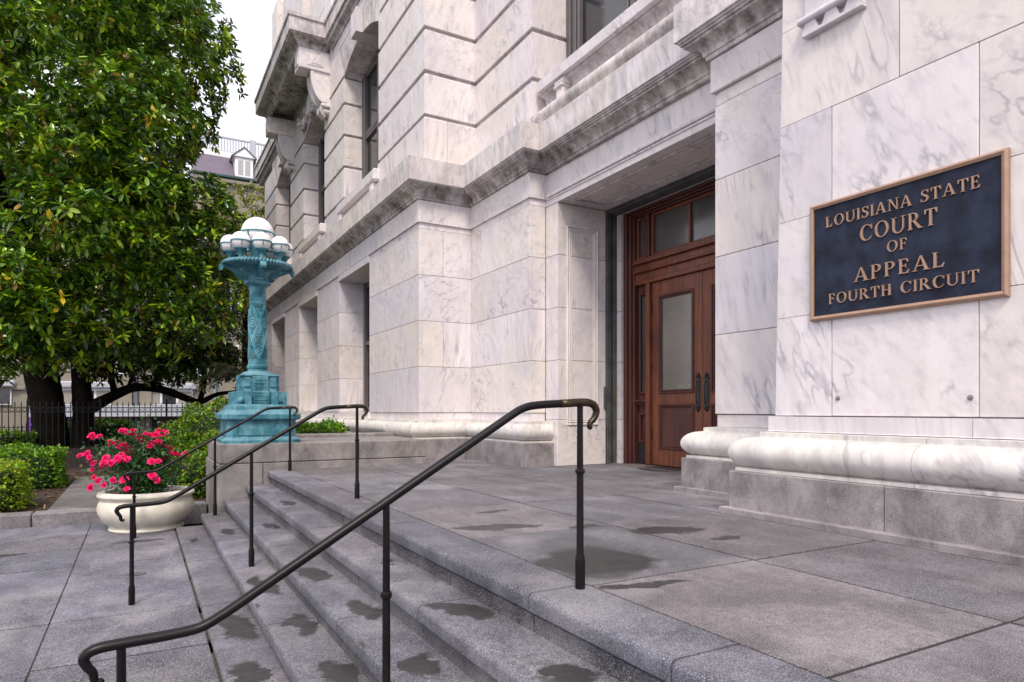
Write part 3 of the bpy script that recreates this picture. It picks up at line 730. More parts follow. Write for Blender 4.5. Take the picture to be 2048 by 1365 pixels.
# --- entrance door set
DX = 7.16
slot = MBld()
for (a, c_, zz) in ((6.765, 6.85, 4.2), (6.885, 6.965, 4.2)): slot.box(a, c_, YR - 0.03, YR + 0.14, 0.0, zz, c=0.004)
slot.box(6.765, 6.965, 5.3, YR - 0.035, 4.135, 4.2, c=0.004)
so = slot.build('shutter_guide', SLOTM, CH)
box('guide_recess', 6.853, 6.882, YR + 0.03, YR + 0.13, 0.0, 4.09, BLACK, so, 0.001)
h = MBld(); h.box(6.70, 6.75, YR - 0.035, YR - 0.008, 0.92, 1.28, c=0.006); h.box(6.712, 6.738, YR - 0.042, YR - 0.030, 1.0, 1.2, c=0.004)
h.build('lock_plate', SLOTM, so)
box('lock_plate', 6.90, 6.93, YR - 0.045, YR - 0.032, 1.02, 1.27, simple('tarnished brass', (0.20, 0.11, 0.06), 0.5, 0.5), so, 0.003)
for z0, z1 in ((0.0, 0.74), (0.74, 1.69), (1.69, 2.53), (2.53, 3.37), (3.37, 4.148)):
    box('stone_block', 6.97, 7.5, 8.745, 9.15, z0 + G, z1 - G, MB, CH, 0.004); box('stone_block', 6.97, 7.5, 4.9, 5.44, z0 + G, z1 - G, MB, CH, 0.004)
box('stone_block', 6.98, 7.5, 5.30, 8.9, 4.152, 4.6, MB, CH, 0.004)
# wooden frame
fr = MBld()
for s in (0, 1):
    def yy(v): return v if s == 0 else 14.18 - v
    for (a, c_, xf, z) in ((8.66, 8.74, 7.02, 4.145), (8.60, 8.66, 7.06, 4.11), (8.555, 8.60, 7.10, 4.08)): fr.box(xf, 7.4, yy(a) + .001, yy(c_) - .001, 0.013, z, c=0.010)
for (z0, z1, xf) in ((4.11, 4.145, 7.02), (4.075, 4.11, 7.06), (4.04, 4.075, 7.10)): fr.box(xf, 7.4, 5.54, 8.62, z0, z1, c=0.010)
fro = fr.build('door_frame', WOODD, CH)
tb = MBld()
for (z0, z1, xf) in ((2.93, 3.00, 7.10), (3.00, 3.12, 7.13), (3.12, 3.155, 7.07), (3.155, 3.26, 7.12), (3.26, 3.30, 7.05), (3.30, 3.345, 7.08)): tb.box(xf, 7.4, 5.62, 8.558, z0, z1, c=0.008)
tb.build('transom_bar', WOOD, fro)
mu = MBld()
for s in (0, 1):
    def yy(v): return v if s == 0 else 14.18 - v
    box('mullion', 7.10, 7.4, min(yy(8.19), yy(8.28)), max(yy(8.19), yy(8.28)), 0.013, 2.93, WOOD, fro, 0.008)
    box('mullion', 7.10, 7.4, min(yy(8.20), yy(8.33)), max(yy(8.20), yy(8.33)), 3.345, 4.04, WOODD, fro, 0.01)
# transom lights
for (a, c_) in ((8.33, 8.555), (5.98, 8.20), (5.62, 5.85)):
    b = MBld(); w_ = 0.045
    b.box(7.15, 7.26, a + .001, a + w_, 3.347, 4.038, c=.008); b.box(7.15, 7.26, c_ - w_, c_ - .001, 3.347, 4.038, c=.008)
    b.box(7.152, 7.26, a + w_, c_ - w_, 3.347, 3.40, c=.008); b.box(7.152, 7.26, a + w_, c_ - w_, 3.995, 4.038, c=.008)
    if c_ - a > .6:
        for ym in (7.36, 6.82): b.box(7.16, 7.26, ym - .02, ym + .02, 3.40, 3.995, c=.006)
    tl = b.build('transom_light', WOOD, CH)
    if c_ - a > .6:
        for (ua, ub) in ((a + w_, 6.80), (6.84, 7.34), (7.38, c_ - w_)): box('pane', 7.20, 7.215, ua, ub, 3.40, 3.995, GLASST, tl, .001)
    else: box('pane', 7.20, 7.215, a + w_, c_ - w_, 3.40, 3.995, GLASST, tl, .001)
# sidelights
for s in (0, 1):
    def rg(a, c_): return (a, c_) if s == 0 else (14.18 - c_, 14.18 - a)
    y0, y1 = rg(8.282, 8.553)
    b = MBld(); b.box(7.19, 7.3, y0, y0 + .04, 0.02, 2.925, c=.005); b.box(7.19, 7.3, y1 - .04, y1, 0.02, 2.925, c=.005)
    for (z0, z1) in ((0.02, 0.37), (0.84, 1.16), (2.80, 2.925)): b.box(7.192, 7.3, y0 + .04, y1 - .04, z0, z1, c=.005)
    sl = b.build('sidelight', WOODD, CH)
    b = MBld(); rect = (y0 + .035, y1 - .035)
    for (z0, z1) in ((1.15, 2.81), (0.36, 0.85)):
        b.box(7.165, 7.195, rect[0], rect[0] + .035, z0, z1, c=.01); b.box(7.165, 7.195, rect[1] - .035, rect[1], z0, z1, c=.01)
        b.box(7.167, 7.195, rect[0] + .02, rect[1] - .02, z0, z0 + .04, c=.01); b.box(7.167, 7.195, rect[0] + .02, rect[1] - .02, z1 - .04, z1, c=.01)
    b.box(7.10, 7.2, y0, y1, 1.02, 1.06, c=.01); b.box(7.13, 7.2, y0, y1, 0.98, 1.02, c=.01)
    b.build('sidelight_moulding', WOODD, sl)
    box('panel', 7.21, 7.24, y0 + .06, y1 - .06, 0.38, 0.83, WOODD, sl); box('pane', 7.215, 7.23, y0 + .06, y1 - .06, 1.18, 2.78, GLASST, sl, .001)
    box('kick_plate', 7.175, 7.192, y0 + .002, y1 - .002, 0.02, 0.345, simple('tarnished plate', (0.045, 0.032, 0.04), 0.45, 0.5), sl)
# leaves
def leaf(ya, yb, hy):
    st = 0.185
    b = MBld(); z0, z1 = 0.024, 2.925
    b.box(DX, DX + .055, ya, ya + st, z0, z1, c=.004); b.box(DX, DX + .055, yb - st, yb, z0, z1, c=.004)
    for (q0, q1) in ((z0, 0.30), (0.97, 1.17), (2.68, z1)): b.box(DX + .001, DX + .054, ya + st + .001, yb - st - .001, q0, q1, c=.003)
    d = b.build('door', WOOD, CH)
    m = MBld()
    for (q0, q1) in ((1.15, 2.70), (0.28, 0.99)):
        for (i_, t_, xx) in ((0, .034, -.022), (.034, .026, -.008)):
            a, c_, e0, e1 = ya + st - .02 + i_, yb - st + .02 - i_, q0 + i_, q1 - i_
            m.box(DX + xx, DX + .03, a, a + t_, e0, e1, c=.009); m.box(DX + xx, DX + .03, c_ - t_, c_, e0, e1, c=.009)
            m.box(DX + xx + .001, DX + .03, a + t_ * .5, c_ - t_ * .5, e0, e0 + t_, c=.009); m.box(DX + xx + .001, DX + .03, a + t_ * .5, c_ - t_ * .5, e1 - t_, e1, c=.009)
    m.build('panel_moulding', WOODD, d)
    box('panel', DX + .012, DX + .03, ya + st + .03, yb - st - .03, 0.33, 0.94, WOODD, d, .02)
    box('pane', DX + .018, DX + .026, ya + st + .032, yb - st - .032, 1.20, 2.65, GLASSD, d, .001)
    # pull with backplate
    hb = MBld(); hz0, hz1 = 0.93, 1.38
    hb.box(DX - .012, DX, hy - .048, hy + .048, hz0, hz1, c=.005); hb.box(DX - .02, DX, hy - .056, hy + .056, hz1 - .03, hz1 - .008, c=.006); hb.box(DX - .02, DX, hy - .056, hy + .056, hz0 + .008, hz0 + .03, c=.006)
    for k, (dy, dz, r_) in enumerate(((0, .045, .017), (-.03, .02, .015), (.03, .02, .015), (0, .02, .02))):
        hb.add(sphere((DX - .008, hy + dy, hz1 + dz), r_, 8, 6)); hb.add(sphere((DX - .008, hy + dy, hz0 - dz), r_, 8, 6))
    hb.add(tube(smooth_path([(DX - .01, hy, hz0 + .06), (DX - .045, hy, hz0 + .09), (DX - .05, hy, 1.15), (DX - .045, hy, hz1 - .09), (DX - .01, hy, hz1 - .06)], 5), .008, 8))
    hb.build('door_pull', simple('dark brass', (0.045, 0.035, 0.035), 0.4, 0.7, c2=(0.05, 0.07, 0.065)), d, smooth=True, angle=35)
    for hz in (0.42, 1.45, 2.42): box('hinge', DX - .012, DX + .004, (yb if hy < (ya + yb) / 2 else ya) - .012, (yb if hy < (ya + yb) / 2 else ya) + .014, hz, hz + .2, BLACK, d, .003)
    return d
door_a = leaf(7.093, 8.186, 7.175); leaf(5.994, 7.087, 7.005)
box('door_backing', 7.5, 7.6, 5.0, 9.0, 0, 4.2, simple('dim interior', (0.05, 0.045, 0.04), 0.9), CH)

# ------------------------------------------------------------------ letters
def ribbon(outer, inner, closed=False):
    n = len(outer); polys = []
    for i in range(n if closed else n - 1):
        j = (i + 1) % n; polys.append([outer[i], outer[j], inner[j], inner[i]])
    return polys
def stroke(pts, ws):
    P = [Vector(p) for p in pts]; L, Rr = [], []
    for i in range(len(P)):
        t = (P[min(i + 1, len(P) - 1)] - P[max(i - 1, 0)]).normalized(); nn = Vector((-t.y, t.x)) * ws[i] / 2
        L.append(tuple(P[i] + nn)); Rr.append(tuple(P[i] - nn))
    return ribbon(L, Rr)
def rc(x0, x1, z0, z1): return [[(x0, z0), (x1, z0), (x1, z1), (x0, z1)]]
T_, t_ = 0.135, 0.066
def stem(x, w=T_, top=True, bot=True):
    p = rc(x, x + w, 0.0, 1.0)
    if bot: p += rc(x - .07, x + w + .07, 0, .045)
    if top: p += rc(x - .07, x + w + .07, .955, 1.0)
    return p
def ell(cx, cz, rx, rz, a0, a1, n=22): return [(cx + rx * math.cos(R(a0 + (a1 - a0) * i / n)), cz + rz * math.sin(R(a0 + (a1 - a0) * i / n))) for i in range(n + 1)]
def glyph(ch):
    if ch == 'L': return stem(.09) + rc(.09, .58, 0, t_) + [[(.56, 0), (.66, .27), (.61, .27), (.46, t_ - .01)]], .70
    if ch == 'I': return stem(.09), .33
    if ch == 'O': return ribbon(ell(.47, .5, .44, .52, 0, 360), ell(.47, .5, .44 - T_, .52 - .05, 0, 360)), .96
    if ch == 'U':
        o = [(.08, 1)] + ell(.425, .34, .345, .36, 180, 360, 16) + [(.77, 1)]; i = [(.08 + T_, 1)] + ell(.445, .34, .345 - T_ + .04, .36 - .075, 180, 360, 16) + [(.70, 1)]
        return ribbon(o, i) + rc(0.0, .30, .955, 1) + rc(.62, .86, .955, 1), .88
    if ch == 'S':
        pts = [(.51, .80), (.43, .93), (.29, .965), (.15, .90), (.10, .76), (.17, .63), (.30, .55), (.43, .46), (.51, .33), (.48, .14), (.36, .04), (.21, .03), (.10, .11), (.05, .24)]
        ws = [.03, .05, .06, .09, .11, .14, .16, .16, .14, .11, .08, .06, .05, .03]
        P = smooth_path([(a, b, 0) for a, b in pts], 3); W = np.interp(np.linspace(0, 1, len(P)), np.linspace(0, 1, len(ws)), ws)
        return stroke([(p.x, p.y) for p in P], list(W)) + [[(.50, .72), (.545, .72), (.545, 1.0), (.50, .95)]] + [[(.02, .28), (.06, .28), (.06, .05), (.02, 0)]], .62
    if ch == 'A': return [[(.06, 0), (.13, 0), (.44, .90), (.40, 1.0)], [(.40, 1.0), (.47, 1.0), (.84, 0), (.67, 0)]] + rc(.20, .66, .30, .355) + rc(-.03, .24, 0, .042) + rc(.56, .92, 0, .042), .91
    if ch == 'N': return rc(.11, .17, 0, 1) + rc(.72, .78, 0, 1) + [[(.07, 1.0), (.22, 1.0), (.78, .0), (.72, .0)]] + rc(0.0, .28, 0, .042) + rc(0, .2, .955, 1) + rc(.62, .89, .955, 1), .90
    if ch == 'T': return stem(.30, top=False) + rc(.02, .73, .94, 1.0) + [[(.02, .94), (.02, .72), (.06, .72), (.13, .945)], [(.73, .945), (.73, .72), (.69, .72), (.62, .94)]], .76
    if ch in 'EF':
        p = stem(.09, bot=True) + rc(.09, .56, .94, 1) + [[(.56, .99), (.56, .76), (.525, .76), (.46, .945)]] + rc(.2, .46, .49, .545) + [[(.46, .64), (.46, .40), (.43, .40), (.40, .52), (.43, .64)]]
        if ch == 'E': return p + rc(.09, .58, 0, .06) + [[(.57, 0), (.64, .26), (.595, .26), (.48, .055)]], .70
        return p, .63
    if ch == 'C':
        return ribbon(ell(.47, .5, .44, .52, 42, 322), ell(.50, .5, .44 - T_ + .0, .52 - .05, 47, 317)) + [[(.76, .70), (.81, .70), (.81, 1.0), (.765, .90)]] + [[(.77, .13), (.80, .18), (.83, .26), (.80, .26)]], .87
    if ch in 'RP':
        c_ = .735; p = stem(.09) + ribbon([(.15, 1.0), (.34, 1.0)] + ell(.36, c_, .25, .265, 90, -90, 14) + [(.15, c_ - .265)], [(.15, .945), (.34, .945)] + ell(.35, c_, .25 - T_ + .02, .21, 90, -90, 14) + [(.15, c_ - .21)])
        if ch == 'R': return p + [[(.32, .49), (.47, .49), (.84, 0), (.66, 0)]] + rc(.64, .92, 0, .042), .86
        return p, .68
    if ch == 'H': return stem(.09) + stem(.62) + rc(.2, .65, .49, .55), .88
    if ch == 'X': return [[(.06, 1), (.24, 1), (.80, 0), (.62, 0)], [(.08, 0), (.15, 0), (.76, 1), (.69, 1)]] + rc(0, .25, 0, .042) + rc(.55, .86, 0, .042) + rc(0, .3, .955, 1) + rc(.6, .84, .955, 1), .86
    return [], .42
def text_line(text, y_start, y_end, base, cap, xf, depth, name, mat, parent, mirror=False, xback=None):
    adv = []; tr = 0.13
    for ch in text: adv.append(glyph(ch)[1] + tr)
    total = sum(adv) - tr; k = (y_start - y_end) / (total)       # horizontal scale
    u = 0.0; cnt = 0
    for ch, a in zip(text, adv):
        b = MBld()
        for poly in glyph(ch)[0]:
            cnt += 1; e = (cnt % 9) * 0.00022
            pts = [((y_start - (u + p[0]) * k) if not mirror else (y_end + (u + p[0]) * k), base + p[1] * cap) for p in poly]
            b.add(prism(pts, 'x', xf - e, xf + depth))
        u += a
        if b.V: b.build(name, mat, parent)

# ------------------------------------------------------------------ plaque
PL = thing('wall_plaque', 'dark blue plaque with bronze frame and raised bronze lettering on the marble pier', 'plaque', (XP, 2.81, 1.6))
py0, py1, pz0, pz1 = 2.108, 3.518, 1.612, 2.542
box('plaque_field', XP - 0.022, XP - 0.001, py0 + .03, py1 - .03, pz0 + .03, pz1 - .03, FIELD, PL, 0.002)
fw = 0.036
def bevel_bar(pts4): # mitred bar: outer pair, inner pair
    (o0, o1, i1, i0) = pts4; mid0 = tuple((a * .55 + b * .45) for a, b in zip(o0, i0)); mid1 = tuple((a * .55 + b * .45) for a, b in zip(o1, i1))
    V = [(XP - 0.001, *o0), (XP - 0.001, *o1), (XP - 0.001, *i1), (XP - 0.001, *i0), (XP - 0.030, *o0), (XP - 0.030, *o1), (XP - 0.042, *mid1), (XP - 0.042, *mid0), (XP - 0.034, *i1), (XP - 0.034, *i0)]
    return V, [[0, 1, 2, 3], [0, 1, 5, 4], [4, 5, 6, 7], [7, 6, 8, 9], [3, 2, 8, 9], [0, 3, 9, 7, 4], [1, 2, 8, 6, 5]]
O = [(py0, pz0), (py1, pz0), (py1, pz1), (py0, pz1)]; I = [(py0 + fw, pz0 + fw), (py1 - fw, pz0 + fw), (py1 - fw, pz1 - fw), (py0 + fw, pz1 - fw)]
for k in range(4): build('frame_bar', *bevel_bar((O[k], O[(k + 1) % 4], I[(k + 1) % 4], I[k])), BRONZE, PL)
for (tx, ya, yb, bz, cp) in (("LOUISIANA STATE", 3.375, 2.262, 2.338, .083), ("COURT", 3.090, 2.530, 2.165, .116), ("OF", 2.882, 2.735, 2.042, .078),
                             ("APPEAL", 3.135, 2.478, 1.868, .104), ("FOURTH CIRCUIT", 3.350, 2.272, 1.730, .080)):
    text_line(tx, ya, yb, bz, cp, XP - 0.034, 0.013, 'letter', BRONZE, PL)
text_line("EXIT HERE", 7.62, 7.345, 1.235, .045, DX + .0165, 0.001, 'letter', simple('etched lettering', (0.42, 0.40, 0.34), 0.7), door_a, mirror=True)

# ------------------------------------------------------------------ cheek wall with lamp standard
CW = thing('cheek_wall', 'low granite wall closing the far end of the steps, turquoise lamp standing on it', 'wall', (2.4, 11.2, ZP))
YW = 10.40
box('granite_block', 0.985, 1.60, YW - .012, 12.3, ZP - .1, 0.108, GRANC, CW, 0.008)
box('granite_block', 1.608, 4.20, YW - .006, 12.3, ZP - .1, 0.108, GRANC, CW, 0.008)
box('granite_block', 1.00, 3.05, YW, 12.1, 0.116, 0.40, GRANC, CW, 0.012); box('granite_block', 3.058, 4.19, YW + .003, 12.1, 0.116, 0.40, GRANC, CW, 0.012)
box('granite_block', 1.75, 4.3, 12.11, 12.6, 0.05, 0.46, GRANC, CW, 0.012)
box('mortar_bed', 1.02, 4.18, YW + .02, 12.08, 0.05, 0.2, MORTAR, CW, 0.001)

LX, LY = 1.625, 11.06
LP = thing('lamp_standard', 'turquoise cast iron lamp standard with one big and eight small white globes', 'street lamp', (LX, LY, 0.40))
def octa(prof, ch):
    V, F = [], []
    for (h, z) in prof:
        c = ch * h
        for (a, b) in ((-h + c, -h), (h - c, -h), (h, -h + c), (h, h - c), (h - c, h), (-h + c, h), (-h, h - c), (-h, -h + c)): V.append((LX + a, LY + b, z))
    n = len(prof)
    for i in range(n - 1):
        for k in range(8): F.append([i * 8 + k, i * 8 + (k + 1) % 8, (i + 1) * 8 + (k + 1) % 8, (i + 1) * 8 + k])
    F.append(list(range(8))); F.append([(n - 1) * 8 + k for k in range(8)])
    return V, F
z0 = 0.40
build('pedestal', *octa([(.56, z0), (.56, z0 + .045), (.535, z0 + .065), (.50, z0 + .09), (.50, z0 + .34), (.55, z0 + .35), (.565, z0 + .365), (.565, z0 + .43), (.55, z0 + .44),
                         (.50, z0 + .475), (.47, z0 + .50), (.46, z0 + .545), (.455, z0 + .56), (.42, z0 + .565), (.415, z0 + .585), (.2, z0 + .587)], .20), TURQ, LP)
pn = MBld()
for (sx, sy) in ((0, -1), (-1, 0), (1, 0), (0, 1)):
    for (u0, u1, q0, q1) in ((-.36, .36, z0 + .12, z0 + .135), (-.36, .36, z0 + .305, z0 + .32), (-.36, -.345, z0 + .135, z0 + .305), (.345, .36, z0 + .135, z0 + .305)):
        if sx == 0: pn.box(LX + u0, LX + u1, LY + sy * .503 - .008, LY + sy * .503 + .008, q0, q1, c=.003)
        else: pn.box(LX + sx * .503 - .008, LX + sx * .503 + .008, LY + u0, LY + u1, q0, q1, c=.003)
pn.build('pedestal_moulding', TURQ, LP)
# scroll block on the pedestal: cross of four volute buttresses around a square die
zb = z0 + .587
di = MBld(); di.box(LX - .255, LX + .255, LY - .255, LY + .255, zb, zb + .455, c=.02); di.box(LX - .285, LX + .285, LY - .285, LY + .285, zb + .42, zb + .455, c=.012)
di.build('die', TURQ, LP)
but = [(-.40, 0), (-.40, .19), (-.30, .19), (-.262, .21), (-.248, .25), (-.275, .27), (-.275, .40), (-.26, .415), (-.05, .415), (-.05, 0)]
for k in range(4):
    for off in (-.19, .19):
        b = MBld(); V, F = prism(but, 'y', -.045, .045); b.add((V, F))
        V2, F2 = prism([(-.375, .025), (-.375, .165), (-.30, .165), (-.27, .14), (-.27, .025)], 'y', -.052, .052); b.add((V2, F2))
        a = k * math.pi / 2; ca, sa = math.cos(a), math.sin(a)
        b.V = [(LX + ca * v[0] - sa * (v[1] + off), LY + sa * v[0] + ca * (v[1] + off), zb + v[2]) for v in b.V]
        b.build('volute', TURQ, LP)
    a = k * math.pi / 2 + math.pi / 4
    build('ball', *sphere((LX + .38 * math.cos(a), LY + .38 * math.sin(a), zb + .055), .055, 14, 10), TURQ, LP, smooth=True)
    # relief panel on each side
    b = MBld(); b.box(-.115, .115, -.30, -.2, .04, .425, c=.01)
    b.box(-.13, .13, -.33, -.2, .0, .20, c=.01)
    for i in range(9):
        u = -.072 + i * .018; b.box(u - .006, u + .006, -.309, -.295, .22, .40, c=.002)
    for zz in (.26, .315, .37): b.box(-.085, .085, -.314, -.295, zz, zz + .016, c=.004)
    for i in range(9):
        u = -.08 + i * .02; b.box(u - .006, u + .006, -.338, -.325, .025, .175, c=.002)
    for zz in (.06, .125): b.box(-.1, .1, -.344, -.325, zz, zz + .014, c=.004)
    a = k * math.pi / 2; ca, sa = math.cos(a), math.sin(a)
    b.V = [(LX + ca * v[0] - sa * v[1], LY + sa * v[0] + ca * v[1], zb + v[2]) for v in b.V]
    b.build('relief_panel', TURQ, LP)
zc = zb + .455
ZT = z0 + 2.50                       # column top
SK = .75
shaft = [(r_ * (SK if z_ > zc + .05 and z_ < ZT - .05 else .88), z_) for r_, z_ in [(.30, zc), (.26, zc + .03), (.235, zc + .045), (.20, zc + .06), (.19, zc + .085), (.205, zc + .10), (.212, zc + .125), (.205, zc + .15), (.185, zc + .16), (.182, zc + .19), (.178, zc + .21),
         (.172, zc + .24), (.162, ZT - .36), (.17, ZT - .355), (.17, ZT - .335), (.16, ZT - .33), (.16, ZT - .29), (.168, ZT - .285), (.168, ZT - .27), (.158, ZT - .265),
         (.16, ZT - .14), (.172, ZT - .08), (.21, ZT - .045), (.222, ZT - .035), (.222, ZT + .0), (.20, ZT + .005), (.19, ZT + .02)]]
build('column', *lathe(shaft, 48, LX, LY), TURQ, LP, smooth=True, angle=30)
# lattice straps and rosettes on the shaft
zs0, zs1 = zc + .25, ZT - .37; Hs = zs1 - zs0
def rad_at(z): return SK * (.172 + (.162 - .172) * (z - zs0) / Hs)
lat = MBld(); NST = 4; rows = 3.0
for d in (1, -1):
    for s in range(NST):
        for (w0, w1, pr) in ((-.020, .020, .011), (-.006, .006, .018)):
            V, F = [], []; n = 60
            for i in range(n + 1):
                t = i / n; a = s * 2 * math.pi / NST + d * t * rows * math.pi / NST * 1.0 * 2 / 2; z = zs0 + t * Hs
                for (e, hh) in ((w0, 0.0), (w0, pr), (w1, pr), (w1, 0.0)):
                    r_ = rad_at(z) + hh - .002
                    V.append((LX + r_ * math.cos(a + e / rad_at(z)), LY + r_ * math.sin(a + e / rad_at(z)), z))
            for i in range(n):
                for k in range(3): F.append([i * 4 + k, i * 4 + k + 1, (i + 1) * 4 + k + 1, (i + 1) * 4 + k])
            lat.add((V, F))
build('shaft_ground', *lathe([(rad_at(zs0) + .0015, zs0), (rad_at(zs1) + .0015, zs1)], 48, LX, LY), TURQD, LP, smooth=True, angle=40)  # crevice shade between the straps, put in as darker paint
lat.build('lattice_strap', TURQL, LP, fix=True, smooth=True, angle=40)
for row in range(7):
    z = zs0 + Hs * (row) / 6
    if row in (0, 6): continue
    for s in range(NST):
        a0 = (s + (0.0 if row % 2 == 0 else 0.5)) * 2 * math.pi / NST + (math.pi / NST if True else 0)
        b = MBld(); r0 = rad_at(z)
        for k in range(24):
            ring = 0 if k < 8 else 1
            th = k * 2 * math.pi / (8 if ring == 0 else 16); rr = .026 if ring == 0 else .056
            u, v = rr * math.cos(th), rr * 1.25 * math.sin(th); a = a0 + u / r0
            b.add(sphere((LX + (r0 + .001) * math.cos(a), LY + (r0 + .001) * math.sin(a), z + v), .016 if ring == 0 else .014, 6, 4))
        b.add(sphere((LX + (r0 + .002) * math.cos(a0), LY + (r0 + .002) * math.sin(a0), z), .016, 8, 5))
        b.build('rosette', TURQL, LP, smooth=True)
# bowl with gadrooned rim, scrolled brackets
ZB = ZT + .02
build('bowl', *lathe([(.165, ZB), (.168, ZB + .06), (.19, ZB + .115), (.25, ZB + .155), (.36, ZB + .186), (.42, ZB + .196), (.475, ZB + .207), (.485, ZB + .217), (.47, ZB + .235), (.30, ZB + .25), (.05, ZB + .26)], 56, LX, LY), TURQ, LP, smooth=True, angle=40)
rim = MBld(); NG = 60
for k in range(NG):
    a = 2 * math.pi * k / NG
    pts = [(LX + r_ * math.cos(a + e), LY + r_ * math.sin(a + e), z) for (r_, z, e) in ((.49, ZB + .207, 0), (.508, ZB + .222, .02), (.50, ZB + .245, .04), (.475, ZB + .258, .06), (.44, ZB + .258, .07))]
    rim.add(tube(pts, [.014, .024, .024, .021, .012], 6))
rim.build('bowl_rim', TURQ, LP, smooth=True)
for k in range(4):
    b = MBld()
    poly = [(.13, -.02), (.155, .0), (.20, .03), (.34, .10), (.47, .165), (.50, .165), (.515, .12), (.545, .115), (.56, .15), (.55, .20), (.50, .225), (.40, .21), (.12, .14)]
    V, F = prism(poly, 'y', -.042, .042); b.add((V, F)); V, F = prism([(.14, -.03), (.19, -.01), (.19, .16), (.14, .16)], 'y', -.055, .055); b.add((V, F))
    a = k * math.pi / 2 - math.pi / 2; ca, sa = math.cos(a), math.sin(a)
    b.V = [(LX + ca * v[0] - sa * v[1], LY + sa * v[0] + ca * v[1], ZB + v[2]) for v in b.V]
    b.build('scroll_bracket', TURQ, LP)
    a2 = a + math.pi / 4
    b = MBld()
    for i in range(26):
        t = i / 25 * 4.2 * math.pi; rr = .07 * (1 - i / 32)
        rad = .33 + rr * math.cos(t); zz = ZB + .075 + .5 * (rad - .33) + rr * .6 * math.sin(t)
        aa = a2 + .9 * rr * math.sin(t) / .33
        b.add(sphere((LX + rad * math.cos(aa), LY + rad * math.sin(aa), zz), .017, 6, 4))
    b.build('bowl_ornament', TURQ, LP, smooth=True)
# globes
def globe(x, y, zb_, r, holder_h, nrib, big=False):
    st = MBld()
    rr = r * (.42 if not big else .6)
    st.add(lathe([(rr * .8, zb_ - .01), (rr * .62, zb_ + .015), (rr * .5, zb_ + .03), (rr * .62, zb_ + holder_h * .6), (rr * 1.05, zb_ + holder_h - .02), (r * .66, zb_ + holder_h), (r * .66, zb_ + holder_h + .014), (.01, zb_ + holder_h + .02)], 24, x, y))
    gz = zb_ + holder_h + r * .86
    eq = gz - r * .04
    st.add(lathe([(r * 1.0, eq - .009), (r * 1.06, eq - .009), (r * 1.06, eq + .009), (r * 1.0, eq + .009), (r * 1.0, eq - .009)], 28, x, y))
    for k in range(nrib):
        a = 2 * math.pi * (k + .5) / nrib + .3
        pts = [(x + (r * 1.04 * math.cos(t)) * math.cos(a), y + (r * 1.04 * math.cos(t)) * math.sin(a), eq - r * .80 * math.sin(t) * 1.0) for t in (0, .3, .6, .85)]
        pts.append((x + r * .62 * math.cos(a), y + r * .62 * math.sin(a), zb_ + holder_h + .005))
        st.add(tube(pts, r * .05, 5))
    so_ = st.build('lamp_holder', TURQ, LP, smooth=True, angle=35)
    build('globe', *sphere((x, y, gz), r, 28, 18), GLOBE, so_, smooth=True)
for k in range(8):
    a = 2 * math.pi * k / 8 - math.pi / 2
    globe(LX + .40 * math.cos(a), LY + .40 * math.sin(a), ZB + .245, .142, .165, 5)
globe(LX, LY, ZB + .245, .243, .30, 6, True)

# ------------------------------------------------------------------ handrails
def handrail(y, label):
    T = thing('handrail', label, 'handrail', (0.95, y, ZP), 'handrails across the steps')
    pts = [(-.112, -.050), (-.124, -.060), (-.136, -.050), (-.141, -.022), (-.158, .003), (-.168, .028), (-.155, .050), (-.12, .062), (-.055, .066), (.10, .072), (.20, .083), (.27, .115), (.34, .155), (.50, .251)]
    n0 = list(pts)
    up = [(1.37, .772), (1.53, .868), (1.60, .905), (1.68, .922), (1.86, .932), (1.965, .937), (2.015, .926), (2.036, .895), (2.024, .860), (2.000, .836), (1.992, .816), (2.002, .806)]
    path = smooth_path([(a, y, b) for a, b in n0 + up], 4)
    zmax = len(path); rads = []
    for i in range(zmax):
        e = min(i, zmax - 1 - i) / (4 * 6.0); rads.append(.010 + (.0195 - .010) * min(1, e))
    V, F = tube(path, rads, 12, 1.15)
    ra = build('rail', V, F, IRON, T, smooth=True)
    # moulded cap strip along the sloping length
    # brass coloured ends
    V, F = tube(path[-30:], [r_ + .0012 for r_ in rads[-30:]], 12, 1.15); build('rail_scroll', V, F, BRASS, ra, smooth=True)
    for (x, zb_, zt) in ((-0.055, ZP, .06), (0.925, NZ[1], .498), (1.935, NZ[4], .93)):
        H = zt - zb_; r_ = .0185
        prof = [(.026, zb_), (.026, zb_ + .14), (.022, zb_ + .165), (r_, zb_ + .18), (r_ * .95, zb_ + H * .62), (.0235, zb_ + H * .625), (.026, zb_ + H * .635), (.0235, zb_ + H * .645), (r_ * .9, zb_ + H * .65), (r_ * .82, zt)]
        build('post', *lathe(prof, 8, x, y), IRON, T, smooth=True, angle=35)
    return T
handrail(2.75, 'bronze handrail nearest the camera, its lower scroll over the plaza paving')
handrail(6.67, 'middle of the three bronze handrails, its foot post in front of the planter')
handrail(10.12, 'farthest bronze handrail, running up along the granite wall below the turquoise lamp')

